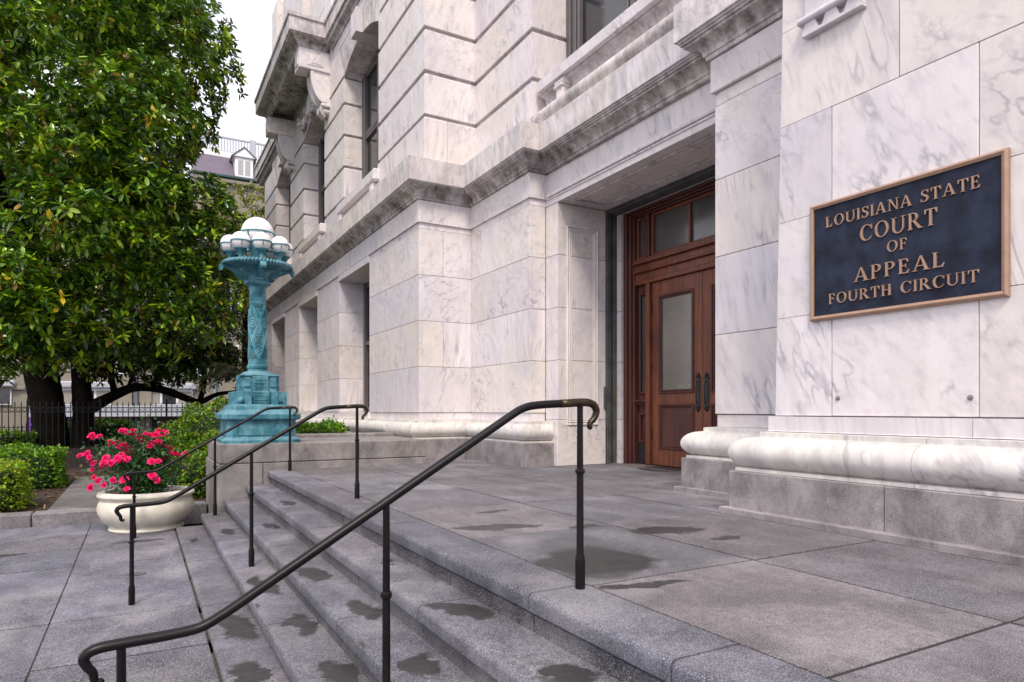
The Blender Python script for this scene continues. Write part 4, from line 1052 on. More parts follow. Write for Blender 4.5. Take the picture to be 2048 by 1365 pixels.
# ------------------------------------------------------------------ foliage generator
def leaf_cloud(P, D, L, W, tint, fold=0.22, droop=0.10):
    """P base points, D unit directions, L lengths, W widths, tint rgb; returns verts, faces, per-vertex colours"""
    n = len(P)
    up = rng.normal(size=(n, 3)) * 0.35 + np.array([0, 0, 1.0])
    S = np.cross(D, up); S /= np.linalg.norm(S, axis=1)[:, None] + 1e-9
    Nn = np.cross(S, D)
    def pt(t, s, h): return P + D * (L * t)[:, None] + S * (W * s)[:, None] + Nn * (W * h)[:, None] - np.array([0, 0, 1.0]) * (L * droop * t * t)[:, None]
    o = np.ones(n)
    pts = [pt(o * 0, o * 0, o * 0), pt(o * .5, o * 0, -o * fold), pt(o * 1, o * 0, o * 0), pt(o * .30, o * .42, o * 0), pt(o * .68, o * .42, o * 0), pt(o * .30, -o * .42, o * 0), pt(o * .68, -o * .42, o * 0)]
    V = np.stack(pts, 1).reshape(-1, 3)
    base = (np.arange(n) * 7)[:, None]
    F = np.concatenate([base + np.array([[0, 1, 4, 3]]), base + np.array([[1, 2, 4, 4]]), base + np.array([[0, 5, 6, 1]]), base + np.array([[1, 6, 2, 2]])], 0)
    return V, F, np.repeat(tint, 7, 0)
def cloud_obj(name, V, F, C, mat, parent=None, quads_only=False):
    me = bpy.data.meshes.new(name); nv = len(V)
    me.vertices.add(nv); me.vertices.foreach_set('co', np.asarray(V, dtype=np.float32).ravel())
    tri = F[:, 2] == F[:, 3]
    Q = F[~tri]; T3 = F[tri][:, :3]
    loops = np.concatenate([Q.ravel(), T3.ravel()]); me.loops.add(len(loops)); me.loops.foreach_set('vertex_index', loops.astype(np.int32))
    st = np.concatenate([np.arange(len(Q)) * 4, len(Q) * 4 + np.arange(len(T3)) * 3]).astype(np.int32)
    me.polygons.add(len(st)); me.polygons.foreach_set('loop_start', st)
    at = me.color_attributes.new('tint', 'FLOAT_COLOR', 'POINT')
    at.data.foreach_set('color', np.concatenate([C, np.ones((nv, 1))], 1).astype(np.float32).ravel())
    me.update(calc_edges=True); me.validate(); me.materials.append(mat)
    o = bpy.data.objects.new(name, me); COL.objects.link(o)
    if parent is not None: attach(o, parent)
    return o
def unit(a): return a / (np.linalg.norm(a, axis=1)[:, None] + 1e-9)
def tints(n, cols, probs, jit=0.18):
    c = np.array(cols)[rng.choice(len(cols), n, p=probs)]
    return c * (1 + rng.normal(size=(n, 1)) * jit).clip(0.4, 1.8)

MAG = ([(0.064, 0.155, 0.010), (0.140, 0.275, 0.012), (0.29, 0.42, 0.016), (0.026, 0.075, 0.016), (0.20, 0.115, 0.022), (0.46, 0.34, 0.02)], [.27, .28, .24, .16, .03, .02])
def whorls(C, Nrm, per, L0, cols, spread=1.0):
    """rosettes of leaves at points C around axis Nrm"""
    n = len(C); k = per
    ax = unit(Nrm * .8 + rng.normal(size=(n, 3)) * 0.30 + np.array([0, 0, .55]))
    t1 = unit(np.cross(ax, rng.normal(size=(n, 3)))); t2 = np.cross(ax, t1)
    P, D, L = [], [], []
    ph = rng.uniform(0, 6.28, n)
    wt = tints(n, *cols, jit=.36) * .86
    tt = []
    for j in range(k):
        a = ph + j * 2.4; el = rng.uniform(.05, .75, n) * (0.35 + 0.65 * j / k)
        d = unit((t1 * np.cos(a)[:, None] + t2 * np.sin(a)[:, None]) * spread + ax * el[:, None])
        P.append(C + ax * (0.02 * j)); D.append(d); L.append(L0 * rng.uniform(.7, 1.2, n))
        own = tints(n, *cols, jit=.15); m = rng.random(n)[:, None]
        tt.append(np.where(m < .6, wt, own))
    return np.concatenate(P), np.concatenate(D), np.concatenate(L), np.concatenate(tt)

def lobe_points(lobes, dens, camp=(0, 0, .9), back=.25):
    C, Nn = [], []
    for (x, y, z, r) in lobes:
        n = int(dens * r * r)
        d = unit(rng.normal(size=(n, 3)))
        tocam = np.array([camp[0] - x, camp[1] - y, camp[2] - z]); tocam = tocam / np.linalg.norm(tocam)
        keep = (d @ tocam > -0.35) | (rng.random(n) < back) | (d[:, 2] > .5)
        d = d[keep]; rad = r * rng.uniform(.80, 1.05, len(d))
        C.append(np.array([x, y, z]) + d * rad[:, None] * np.array([1.0, 1.0, .72])); Nn.append(d)
    return np.concatenate(C), np.concatenate(Nn)
def limb(pts, rads, sub=5, seg=10, wob=0.0):
    path = smooth_path(pts, sub); rr = np.interp(np.linspace(0, 1, len(path)), np.linspace(0, 1, len(rads)), rads)
    V, F = tube(path, list(rr), seg)
    if wob: V = [Vector(v) + Vector((random.uniform(-wob, wob), random.uniform(-wob, wob), 0)) for v in V]
    return V, F

# ------------------------------------------------------------------ magnolia trees
def px(x, y, d):
    """world point for a sight line (used once to lay out crown masses at their own distances)"""
    l = (x - 1024) / 1330 * d; z = .9 - (y - 820) / 1330 * d
    s, c = math.sin(THETA), math.cos(THETA)
    return (d * s + l * c, d * c - l * s, z)
GZ0 = -0.7
mag = thing('magnolia_tree', 'tall magnolia with thick black trunk and huge glossy crown filling the left side', 'tree', (-3.2, 33.0, GZ0), 'magnolias behind the iron fence')
V, F = limb([(-3.2, 33.0, GZ0 - .1), (-3.2, 33, .3), (-3.35, 33, 1.6), (-3.5, 32.9, 2.7), (-3.6, 32.4, 4.5), (-3.5, 31, 8), (-3.4, 30, 12)], [.74, .60, .60, .62, .5, .36, .2], 6, 14, .03)
build('trunk', V, F, BARK, mag, smooth=True)
for pts, rr in (([(-3.8, 32.3, 3.2), (-3.4, 29.5, 4.6), (-3.0, 26, 5.2), (-2.4, 22, 5.0)], [.34, .26, .18, .08]), ([(-3.7, 32, 4), (-1.5, 30, 6), (0.5, 27, 7.5), (1.8, 25, 8.4)], [.3, .22, .15, .06]),
                ([(-3.8, 32, 5), (-6, 29, 7), (-8, 25, 8)], [.3, .2, .1]), ([(-3.6, 31, 8), (-1.5, 28, 10), (.6, 26, 12)], [.25, .16, .07]), ([(-3.6, 31, 7), (-4.2, 26, 9), (-4.6, 21, 9.4)], [.28, .2, .07])):
    V, F = limb(pts, rr, 5, 8); build('branch', V, F, BARK, mag, smooth=True)
lobes = []
edge = [(345, 5, 24, 1.35), (400, 55, 23, 1.05), (425, 110, 23, .85), (425, 165, 23, .9), (385, 212, 23, .9), (392, 262, 23, .6), (340, 300, 22.5, .7), (405, 285, 22.5, .35),
        (335, 255, 21, 1.1), (345, 130, 21.5, 1.4), (300, 40, 20.5, 1.5), (300, 390, 20, 1.2), (385, 400, 20, 1.0), (430, 430, 21.0, .85), (440, 500, 21.5, 1.0), (400, 480, 20, 1.0),
        (425, 575, 20.5, 1.05), (395, 640, 20, .9), (330, 560, 18.5, 1.1), (345, 670, 18.5, .75), (300, 640, 18, .8), (390, 560, 21, 1.0)]
for (a, b, d, r_) in edge: lobes.append((*px(a, b, d), r_))
for i in range(92):
    a = rng.uniform(-160, 330); b = rng.uniform(-120, 640)
    d = 15.6 + 5.5 * ((a - 60) / 330) ** 2 + 4.5 * ((b - 380) / 420) ** 2 + rng.uniform(-1.0, 2.4)
    lobes.append((*px(a, b, d), rng.uniform(.6, 1.12)))
for i in range(46):                                                   # deeper masses closing the crown
    a = rng.uniform(-160, 320); b = rng.uniform(-140, 560); lobes.append((*px(a, b, rng.uniform(25, 28)), rng.uniform(1.2, 1.7)))
for (a, b, d, r_) in ((20, 692, 16.2, .65), (85, 705, 16.5, .55), (45, 660, 16, .8), (170, 700, 17.2, .5), (-20, 725, 17, .6), (15, 735, 18, .5), (120, 725, 18.5, .45), (330, 715, 19, .4), (215, 700, 18, .45), (150, 672, 17, .7), (205, 650, 17, .7), (245, 690, 18, .5), (-40, 690, 16, .7), (290, 700, 19, .45), (120, 640, 16.3, .8), (60, 610, 15.8, .8)):
    lobes.append((*px(a, b, d), r_))
Cw, Nw = lobe_points(lobes, 78)
P, D, L, tt = whorls(Cw, Nw, 9, .25, MAG)
# the nearest big leaves are parts of their own
dist = np.linalg.norm(P - np.array([0, 0, .9]), axis=1)
infr = np.argsort(dist)
fwd = np.array([math.sin(THETA), math.cos(THETA)]); rgt = np.array([math.cos(THETA), -math.sin(THETA)])
dd = P[:, :2] @ fwd; uu = 1024 + 1330 * (P[:, :2] @ rgt) / dd; vv = 820 - 1330 * (P[:, 2] - .9) / dd
inv = (uu > 0) & (uu < 470) & (vv > 0) & (vv < 730)
pick = [i for i in infr if inv[i]][:280]
pk = np.zeros(len(P), bool); pk[pick] = True
V, F, Cc = leaf_cloud(P[~pk], D[~pk], L[~pk], L[~pk] * .43, tt[~pk])
o = cloud_obj('crown', V, F, Cc, LEAF, mag); o['kind'] = 'stuff'
for i in pick:
    V, F, Cc = leaf_cloud(P[i:i + 1], D[i:i + 1], L[i:i + 1], L[i:i + 1] * .43, tt[i:i + 1])
    cloud_obj('leaf', V, F, Cc, LEAF, mag)

mag2 = thing('magnolia_tree', 'second magnolia with dark slimmer trunk and a long arching low limb to the right', 'tree', (-2.06, 33.2, GZ0), 'magnolias behind the iron fence')
V, F = limb([(-2.0, 33.2, GZ0 - .1), (-2.05, 33.2, .6), (-2.1, 33.2, 1.9), (-2.15, 33.2, 3.5), (-2.0, 33.5, 7)], [.52, .38, .36, .34, .2], 6, 12, .02)
build('trunk', V, F, BARK, mag2, smooth=True)
V, F = limb([(-2.0, 33.2, .85), (-1.2, 33.1, 1.35), (-.2, 33, 1.85), (.9, 33, 1.78), (1.9, 33, 1.38), (2.4, 33, 1.25), (3.1, 33, 1.6), (4.0, 33.2, 1.75)], [.30, .23, .19, .175, .16, .14, .10, .06], 5, 10, .015)
build('limb', V, F, BARK, mag2, smooth=True)
for pts, rr in (([(-.9, 33, 1.6), (-1.0, 33, 2.6), (-.6, 33, 3.8)], [.15, .1, .05]), ([(2.4, 33, 1.3), (2.6, 33, 2.3), (2.55, 33.2, 3.6)], [.13, .1, .05]), ([(.5, 33, 1.9), (.9, 32.6, 2.8), (1.6, 32, 3.4)], [.1, .06, .03]),
                ([(-.4, 33, 1.9), (-.1, 33.5, 2.6), (.6, 34, 3.0)], [.08, .05, .03])):
    V, F = limb(pts, rr, 4, 7); build('branch', V, F, BARK, mag2, smooth=True)
lob2 = []
for i in range(60):
    lob2.append((rng.uniform(-2.5, 3.9), rng.uniform(31.8, 35.5), rng.uniform(3.3, 9.6), rng.uniform(.7, 1.2)))
for i in range(84): lob2.append((rng.uniform(-1.7, 4.0), rng.uniform(32.2, 34.5), rng.uniform(2.15, 3.6), rng.uniform(.35, .62)))
for (a, b, d, r_) in ((300, 735, 30, .55), (350, 720, 30, .6), (400, 735, 30, .55), (440, 700, 30, .9), (450, 610, 29, 1.0), (250, 745, 30, .4), (470, 560, 29.5, 1.1), (490, 650, 30, .9), (470, 480, 30, 1.1), (480, 760, 31, .6)):
    lob2.append((*px(a, b, d), r_))
Cw, Nw = lobe_points(lob2, 40)
MAG2 = ([(0.03, 0.075, 0.012), (0.07, 0.14, 0.014), (0.20, 0.24, 0.02), (0.02, 0.05, 0.014), (0.12, 0.075, 0.025)], [.36, .26, .12, .2, .06])
P, D, L, tt = whorls(Cw, Nw, 8, .28, MAG2)
V, F, Cc = leaf_cloud(P, D, L, L * .40, tt); o = cloud_obj('crown', V, F, Cc, LEAF, mag2); o['kind'] = 'stuff'

yt = thing('slender_tree', 'slender yellow-green tree rising behind the lamp in front of the slate roof', 'tree', (4.7, 36.5, -1.6))
V, F = limb([(4.7, 36.5, -1.7), (4.75, 36.5, 4), (4.7, 36.5, 11)], [.22, .15, .05], 5, 8); build('trunk', V, F, BARK, yt, smooth=True)
lb = [(4.7 + rng.uniform(-1.5, 1.6), 36.5 + rng.uniform(-1.3, 1.3), rng.uniform(4.5, 12.2), rng.uniform(.45, .85)) for _ in range(48)] + [(4.3, 36.4, 11.9, .6), (5.4, 36.4, 11.5, .5), (3.8, 36.4, 11.2, .5)]
Cw, Nw = lobe_points(lb, 70)
P, D, L, tt = whorls(Cw, Nw, 7, .20, ([(0.20, 0.27, 0.014), (0.36, 0.38, 0.02), (0.46, 0.36, 0.02), (0.08, 0.12, 0.012)], [.4, .3, .14, .16]))
V, F, Cc = leaf_cloud(P, D, L, L * .42, tt); o = cloud_obj('crown', V, F, Cc, LEAF, yt); o['kind'] = 'stuff'

palm = thing('palm', 'low palm with drooping fronds behind the lamp and shrub', 'palm', (3.7, 30.2, GZ0))
V, F = limb([(3.7, 30.2, GZ0), (3.68, 30.2, 1.0), (3.72, 30.2, 2.2)], [.2, .17, .15], 5, 9); build('trunk', V, F, BARK, palm, smooth=True)
for k in range(22):
    a = k * 2.4; el = random.uniform(.05, .9)
    q0 = Vector((3.72, 30.2, 2.45)); d = Vector((math.cos(a) * math.cos(el), math.sin(a) * math.cos(el), math.sin(el)))
    PP, DD, LL = [], [], []
    for i in range(26):
        t = i / 25; p = q0 + d * (1.9 * t) - Vector((0, 0, 1)) * (1.0 * t * t)
        tg = (d * 1.9 - Vector((0, 0, 1)) * 2.0 * t).normalized(); sd_ = tg.cross(Vector((0, 0, 1))).normalized()
        for s in (-1, 1): PP.append(p); DD.append((tg * .7 + sd_ * s * .7 - Vector((0, 0, .25))).normalized()); LL.append(.42 * (1 - .5 * t))
    PP, DD, LL = np.array(PP), np.array(DD), np.array(LL)
    tt = tints(len(PP), [(0.05, 0.075, 0.03), (0.12, 0.11, 0.045), (0.20, 0.15, 0.07)], [.5, .3, .2], .15)
    V, F, Cc = leaf_cloud(PP, DD, LL, LL * .10, tt, droop=.4); cloud_obj('frond', V, F, Cc, LEAFS, palm)

# ------------------------------------------------------------------ hedges and shrubs
HED = ([(0.075, 0.185, 0.008), (0.15, 0.31, 0.012), (0.26, 0.45, 0.016), (0.03, 0.08, 0.010)], [.34, .34, .19, .13])
LIME = ([(0.20, 0.34, 0.015), (0.32, 0.42, 0.02), (0.12, 0.25, 0.015), (0.42, 0.46, 0.03)], [.4, .3, .2, .1])
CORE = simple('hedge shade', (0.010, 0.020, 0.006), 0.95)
def hedge(name, label, x0, x1, y0, y1, z0, z1, cols, n_m2=900, size=.06, topcols=None, group=None, cat='hedge'):
    T = thing(name, label, cat, ((x0 + x1) / 2, (y0 + y1) / 2, z0), group)
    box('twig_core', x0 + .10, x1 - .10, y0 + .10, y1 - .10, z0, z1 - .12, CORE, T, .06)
    pts, nr, top = [], [], []
    for (ax, v, sgn, A) in (('y', y0, -1, (x1 - x0) * (z1 - z0)), ('x', x1, 1, (y1 - y0) * (z1 - z0)), ('x', x0, -1, (y1 - y0) * (z1 - z0)), ('z', z1, 1, (x1 - x0) * (y1 - y0)), ('y', y1, 1, (x1 - x0) * (z1 - z0) * .4)):
        n = int(n_m2 * A)
        q = np.stack([rng.uniform(x0, x1, n), rng.uniform(y0, y1, n), rng.uniform(z0 + .02, z1, n)], 1)
        k = 'xyz'.index(ax); q[:, k] = v + sgn * (rng.normal(size=n) * .035 - rng.exponential(.05, n))
        bump = .05 * np.sin(q[:, 0] * 5.1 + q[:, 2] * 4.7) + .05 * np.sin(q[:, 1] * 6.3 + q[:, 0] * 3.1); q[:, k] += sgn * bump * .8
        nn = np.zeros((n, 3)); nn[:, k] = sgn
        pts.append(q); nr.append(nn); top.append(np.full(n, ax == 'z'))
    q = np.concatenate(pts); nn = np.concatenate(nr); top = np.concatenate(top)
    D = unit(nn * .7 + rng.normal(size=q.shape) * .6 + np.array([0, 0, .35])); L = size * rng.uniform(.7, 1.3, len(q))
    tt = tints(len(q), *cols)
    V, F, Cc = leaf_cloud(q, D, L, L * .6, tt, droop=.1); o = cloud_obj('foliage', V, F, Cc, LEAFS, T); o['kind'] = 'stuff'
    return T
hedge('box_hedge', 'clipped bright green box hedge in front of the iron fence', -7.5, -1.40, 15.9, 17.6, -.68, .06, HED, 800, .065, group='clipped hedges')
hedge('box_hedge', 'lime-topped hedge at the left edge, nearest the plaza kerb', -6.0, -1.60, 12.65, 13.7, -.68, .04, LIME, 1000, .06, group='clipped hedges')
hedge('box_hedge', 'low hedge behind the fence, just left of the thick magnolia trunk', -7.5, -3.6, 31.7, 32.6, -.70, -.05, HED, 260, .13, group='clipped hedges')
hedge('box_hedge', 'dark rounded hedge behind the fence, right of the slimmer magnolia trunk', -1.75, -.35, 34.6, 35.6, -1.0, .35, HED, 280, .13, group='clipped hedges')
hedge('box_hedge', 'small hedge behind the fence between the two magnolia trunks', -2.9, -2.45, 34.4, 35.2, -1.0, .3, HED, 280, .13, group='clipped hedges')
hedge('box_hedge', 'low green hedge against the marble base to the right of the lamp', 2.25, 3.45, 12.70, 13.6, 0.20, .60, HED, 1000, .07, group='clipped hedges')
def shrub(label, blobs, n_m2, size, cols, loc):
    T = thing('round_shrub', label, 'shrub', loc)
    P, Nn = [], []
    for (x, y, z, r, sz) in blobs:
        n = int(n_m2 * 12.6 * r * r * .8); d = unit(rng.normal(size=(n, 3))); d = d[d[:, 2] > -.75]
        wob = 1 + .07 * np.sin(d[:, 0] * 9 + d[:, 2] * 7) + .06 * np.sin(d[:, 1] * 11 + d[:, 2] * 5)
        rad = r * wob * (1 - rng.exponential(.05, len(d))); P.append(np.array([x, y, z]) + d * rad[:, None] * np.array([1, 1, sz])); Nn.append(d)
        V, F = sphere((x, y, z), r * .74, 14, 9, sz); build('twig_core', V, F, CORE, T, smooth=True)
    P = np.concatenate(P); Nn = np.concatenate(Nn)
    keep = P[:, 2] > loc[2]
    P, Nn = P[keep], Nn[keep]
    D = unit(Nn * .6 + rng.normal(size=P.shape) * .55 + np.array([0, 0, .2])); L = size * rng.uniform(.7, 1.3, len(P))
    V, F, Cc = leaf_cloud(P, D, L, L * .52, tints(len(P), *cols), droop=.2); o = cloud_obj('foliage', V, F, Cc, LEAFS, T); o['kind'] = 'stuff'
SHR = ([(0.065, 0.155, 0.010), (0.14, 0.27, 0.013), (0.27, 0.38, 0.018), (0.03, 0.07, 0.012), (0.36, 0.32, 0.03)], [.33, .31, .18, .13, .05])
shrub('large rounded glossy shrub between the rose planter and the lamp', [(1.45, 15.2, .0, 1.06, 1.0), (.80, 14.7, -.28, .78, .85), (.85, 13.5, -.40, .62, .8), (1.6, 14.0, -.2, .8, .9)], 720, .085, SHR, (1.2, 14.6, -.68))
# mulch chips and fallen leaves
n = 5200
q = np.stack([rng.uniform(-5.5, 1.0, n), rng.uniform(12.25, 19.5, n), np.full(n, -.655) + rng.uniform(-.005, .012, n)], 1)
q = q[~((q[:, 0] > -1.25) & (q[:, 0] < .05) & (q[:, 1] < 18.3))]
D = unit(np.stack([rng.normal(size=len(q)), rng.normal(size=len(q)), rng.normal(size=len(q)) * .25], 1)); L = rng.uniform(.03, .11, len(q))
V, F, Cc = leaf_cloud(q, D, L, L * .4, tints(len(q), [(0.12, 0.065, 0.035), (0.05, 0.028, 0.016), (0.25, 0.15, 0.075), (0.32, 0.22, 0.09)], [.45, .35, .15, .05]), droop=0)
o = cloud_obj('mulch', V, F, Cc, LEAFS); o['kind'] = 'stuff'; o['label'] = 'brown bark mulch and fallen leaves on the garden bed'; o['category'] = 'mulch'

# path and kerb
path_o = struct(box('path', -1.22, .02, 12.16, 18.0, -.9, -.655, MORTAR))
for k, (a, b) in enumerate(((12.165, 14.0), (14.0, 15.95), (15.95, 18.0))): box('path_slab', -1.215, .015, a + .006, b - .006, -.66, -.625, CONC, path_o, .006)
kerb_o = struct(box('kerb', -9, .96, 11.86, 12.12, -1.2, -.70, MORTAR))
for (a, b) in ((-9, -6.3), (-6.3, -3.9), (-3.9, -1.36), (-1.36, .97)): box('kerb_stone', a + .006, b - .006, 11.825, 12.15, -.95, -.612, KERB, kerb_o, .018)

# ------------------------------------------------------------------ planter and roses
PX, PY = .10, 10.92
PT = thing('stone_planter', 'large round cream stone planter at the foot of the steps', 'planter', (PX, PY, ZP))
zp = ZP
prof = [(.01, zp), (.47, zp), (.485, zp + .02), (.475, zp + .045), (.455, zp + .055), (.45, zp + .068), (.49, zp + .09), (.555, zp + .15), (.605, zp + .24), (.618, zp + .31), (.605, zp + .38), (.58, zp + .425), (.572, zp + .435),
        (.572, zp + .455), (.60, zp + .468), (.622, zp + .49), (.622, zp + .51), (.60, zp + .535), (.56, zp + .55), (.52, zp + .548), (.505, zp + .53), (.50, zp + .45), (.49, zp + .40), (.01, zp + .40)]
build('bowl', *lathe(prof, 72, PX, PY), TERRA, PT, smooth=True, angle=45)
build('soil', *lathe([(.495, zp + .42), (.40, zp + .445), (.2, zp + .46), (.01, zp + .46)], 30, PX, PY), SOIL, PT, smooth=True)
RB = thing('rose_bush', 'bushy rose with crimson-pink flowers growing in the stone planter', 'rose bush', (PX - .06, PY, zp + .45))
base = Vector((PX + .0, PY, zp + .44)); tips = []
for i in range(34):
    a = rng.uniform(0, 6.28); lean = rng.uniform(.12, .80)
    tip = base + Vector((math.cos(a) * lean * .82 - .10, math.sin(a) * lean * .6, rng.uniform(.55, 1.06) * (1.08 - .42 * lean)))
    mid = base + (tip - base) * .5 + Vector((rng.uniform(-.08, .08), rng.uniform(-.08, .08), .10))
    V, F = limb([base + Vector((rng.uniform(-.08, .08), rng.uniform(-.08, .08), 0)), mid, tip], [.011, .008, .005], 4, 6)
    build('cane', V, F, simple('rose cane', (0.06, 0.10, 0.03), .7) if i == 0 else bpy.data.materials['rose cane'], RB, smooth=True)
    tips.append((mid, tip))
PP, DD = [], []
for (mid, tip) in tips:
    for j in range(150):
        t = rng.uniform(0.05, 1.0); p = (base.lerp(mid, t * 2) if t < .5 else mid.lerp(tip, t * 2 - 1))
        q_ = Vector(rng.normal(size=3) * .115); PP.append(p + q_); DD.append((q_.normalized() * .7 + Vector(rng.normal(size=3)) * .5).normalized())
PP, DD = np.array(PP), np.array(DD); PP[:, 2] = np.maximum(PP[:, 2], zp + .47); LL = rng.uniform(.035, .065, len(PP))
V, F, Cc = leaf_cloud(PP, DD, LL, LL * .68, tints(len(PP), [(0.028, 0.095, 0.028), (0.05, 0.15, 0.04), (0.09, 0.20, 0.065), (0.13, 0.085, 0.03)], [.42, .36, .17, .05]), droop=.15)
o = cloud_obj('foliage', V, F, Cc, LEAFS, RB); o['kind'] = 'stuff'
def flower_mesh(seed):
    r2 = np.random.default_rng(seed); P_, D_, L_ = [], [], []
    for ring, (n, el, ln) in enumerate(((7, .15, .058), (6, .6, .05), (5, 1.0, .038))):
        for k in range(n):
            a = k * 6.283 / n + ring * .5 + r2.uniform(-.2, .2); P_.append((0, 0, .004 * ring)); D_.append((math.cos(a) * math.cos(el), math.sin(a) * math.cos(el), math.sin(el))); L_.append(ln * r2.uniform(.85, 1.15))
    P_, D_, L_ = np.array(P_), np.array(D_), np.array(L_)
    c = np.array([(0.90, 0.014, 0.15), (0.82, 0.018, 0.22), (0.92, 0.02, 0.11)])[r2.integers(0, 3, len(P_))]
    V, F, Cc = leaf_cloud(P_, D_, L_, L_ * 1.0, c, fold=-.12, droop=.05)
    o = cloud_obj('flower_source', V, F, Cc, PETAL); me = o.data; bpy.data.objects.remove(o); return me
fm = [flower_mesh(s) for s in range(4)]
spots = []
for (mid, tip) in tips:
    spots.append(tip)
    if rng.random() < .95: spots.append(tip + Vector((rng.uniform(-.10, .10), rng.uniform(-.10, .02), rng.uniform(-.05, .04))))
    if rng.random() < .7: spots.append(tip + Vector((rng.uniform(-.12, .12), rng.uniform(-.12, .02), rng.uniform(-.08, .05))))
for k in range(16): # lower blooms on the outside facing the plaza
    a = rng.uniform(3.1, 5.2); spots.append(base + Vector((math.cos(a) * .60 - .1, math.sin(a) * .40, rng.uniform(.12, .6))))
for k, s in enumerate(spots):
    o = bpy.data.objects.new('flower', fm[k % 4]); COL.objects.link(o); o.parent = RB
    o.location = s - Vector(RB.location); dv = (s - base).normalized() + Vector((0, -.5, .25)); o.rotation_euler = dv.to_track_quat('Z', 'Y').to_euler(); sc_ = rng.uniform(.8, 1.25); o.scale = (sc_,) * 3

# ------------------------------------------------------------------ iron fence
def fence(label, x0, x1, y, zb_, H, sp, rails, rings=True):
    T = thing('iron_fence', label, 'fence', ((x0 + x1) / 2, y, zb_), 'black iron fences')
    b = MBld(); b.box(-.016, .016, -.014, .014, 0, H - .16, c=.003)
    b.add(lathe([(.011, H - .165), (.026, H - .15), (.012, H - .135), (.020, H - .09), (.002, H)], 6)); src = b.build('picket', BLACK, None); me = src.data; bpy.data.objects.remove(src)
    b = MBld(); b.box(-.035, .035, -.035, .035, 0, H - .02, c=.006); b.add(lathe([(.045, H - .02), (.045, H + .01), (.02, H + .03), (.03, H + .09), (.003, H + .16)], 8)); src = b.build('post', BLACK, None); mp = src.data; bpy.data.objects.remove(src)
    n = int((x1 - x0) / sp)
    for i in range(n + 1):
        post = i % 12 == 5
        o = bpy.data.objects.new('post' if post else 'picket', mp if post else me); COL.objects.link(o); o.parent = T; o.location = (x0 + i * sp - (x0 + x1) / 2, 0, 0)
    for z in rails: box('fence_rail', x0, x1, y - .014, y + .014, zb_ + z, zb_ + z + .03, BLACK, T, .003)
    if rings:
        b = MBld(); r_ = .062
        V, F = tube([(r_ * math.cos(t), 0, r_ * math.sin(t)) for t in [2 * math.pi * k / 16 for k in range(17)]], .010, 5); b.add((V, F)); src = b.build('ring', BLACK, None); mr = src.data; bpy.data.objects.remove(src)
        for i in range(n):
            o = bpy.data.objects.new('ring', mr); COL.objects.link(o); o.parent = T; o.location = (x0 + (i + .5) * sp - (x0 + x1) / 2, 0, (rails[-1] + rails[-2]) / 2 + .015)
    return T
fence('tall black iron picket fence with rings between its top rails, behind the hedge', -7.0, 4.45, 31.0, GZ0, 1.93, .195, (.15, 1.50, 1.68))
fence('lower black iron street fence seen through the taller one at far left', -9.0, -3.2, 36.4, -1.5, 1.75, .16, (.15, 1.45, 1.6), False)

# ------------------------------------------------------------------ street buildings
ZST = -2.05
bl = thing('mansard_building', 'cream building with purple slate mansard, white dormers and roof balustrade beyond the trees', 'building', (6, 56, ZST))
BYF = 52.0
box('wall', -14, 40, BYF, BYF + 12, ZST, 17.2, CREAM, bl, .02)
V, F = prism([(BYF - .1, 17.75), (BYF + 2.2, 20.05), (BYF + 12, 20.05), (BYF + 12, 17.75)], 'x', 3.6, 40); roof = build('roof', V, F, SLATE, bl)
for k in range(24):
    t0 = k / 24; y_ = BYF - .1 + 2.3 * t0; z_ = 17.75 + 2.3 * t0
    V, F = prism([(y_ - .03, z_ + .015), (y_ + .10, z_ + .115), (y_ + .10, z_ + .075), (y_ - .02, z_ - .01)], 'x', 3.6, 40); build('slate_course', V, F, SLATE, roof)
box('cornice', 3.4, 40, BYF - .35, BYF + .1, 17.2, 17.5, CREAM, bl, .05); box('gutter', 3.3, 40, BYF - .45, BYF - .05, 17.55, 17.75, simple('green gutter', (0.03, 0.07, 0.07), .6), bl, .04)
box('string_course', -14, 40, BYF - .15, BYF, 14.6, 14.9, CREAM, bl, .03)
box('downpipe', 4.62, 4.80, BYF - .3, BYF - .12, ZST, 17.5, simple('blue downpipe', (0.20, 0.34, 0.38), .6), bl, .03)
box('roof_cornice', 3.4, 40, BYF + 1.9, BYF + 2.6, 19.75, 20.2, WHITEP, bl, .05)
b = MBld(); b.box(3.4, 40, BYF + 2.0, BYF + 2.15, 21.25, 21.4, c=.02); b.box(3.4, 40, BYF + 2.0, BYF + 2.15, 20.2, 20.32, c=.02); b.build('balustrade_rail', WHITEG, bl)
vb = cbox(-.055, .055, -.04, .04, 0, .95, .01)
WHITEG_ = WHITEG
src = build('baluster', *vb, WHITEG); me = src.data; bpy.data.objects.remove(src)
for i in range(60):
    x = 3.6 + i * .2
    o = bpy.data.objects.new('baluster', me); COL.objects.link(o); o.parent = bl; o.location = (x - 6, BYF + 2.07 - 56, 20.31 - ZST)
for x in (4.2, 7.6, 11.0, 14.4): box('balustrade_post', x - .22, x + .22, BYF + 1.95, BYF + 2.2, 20.2, 21.5, WHITEG, bl, .02)
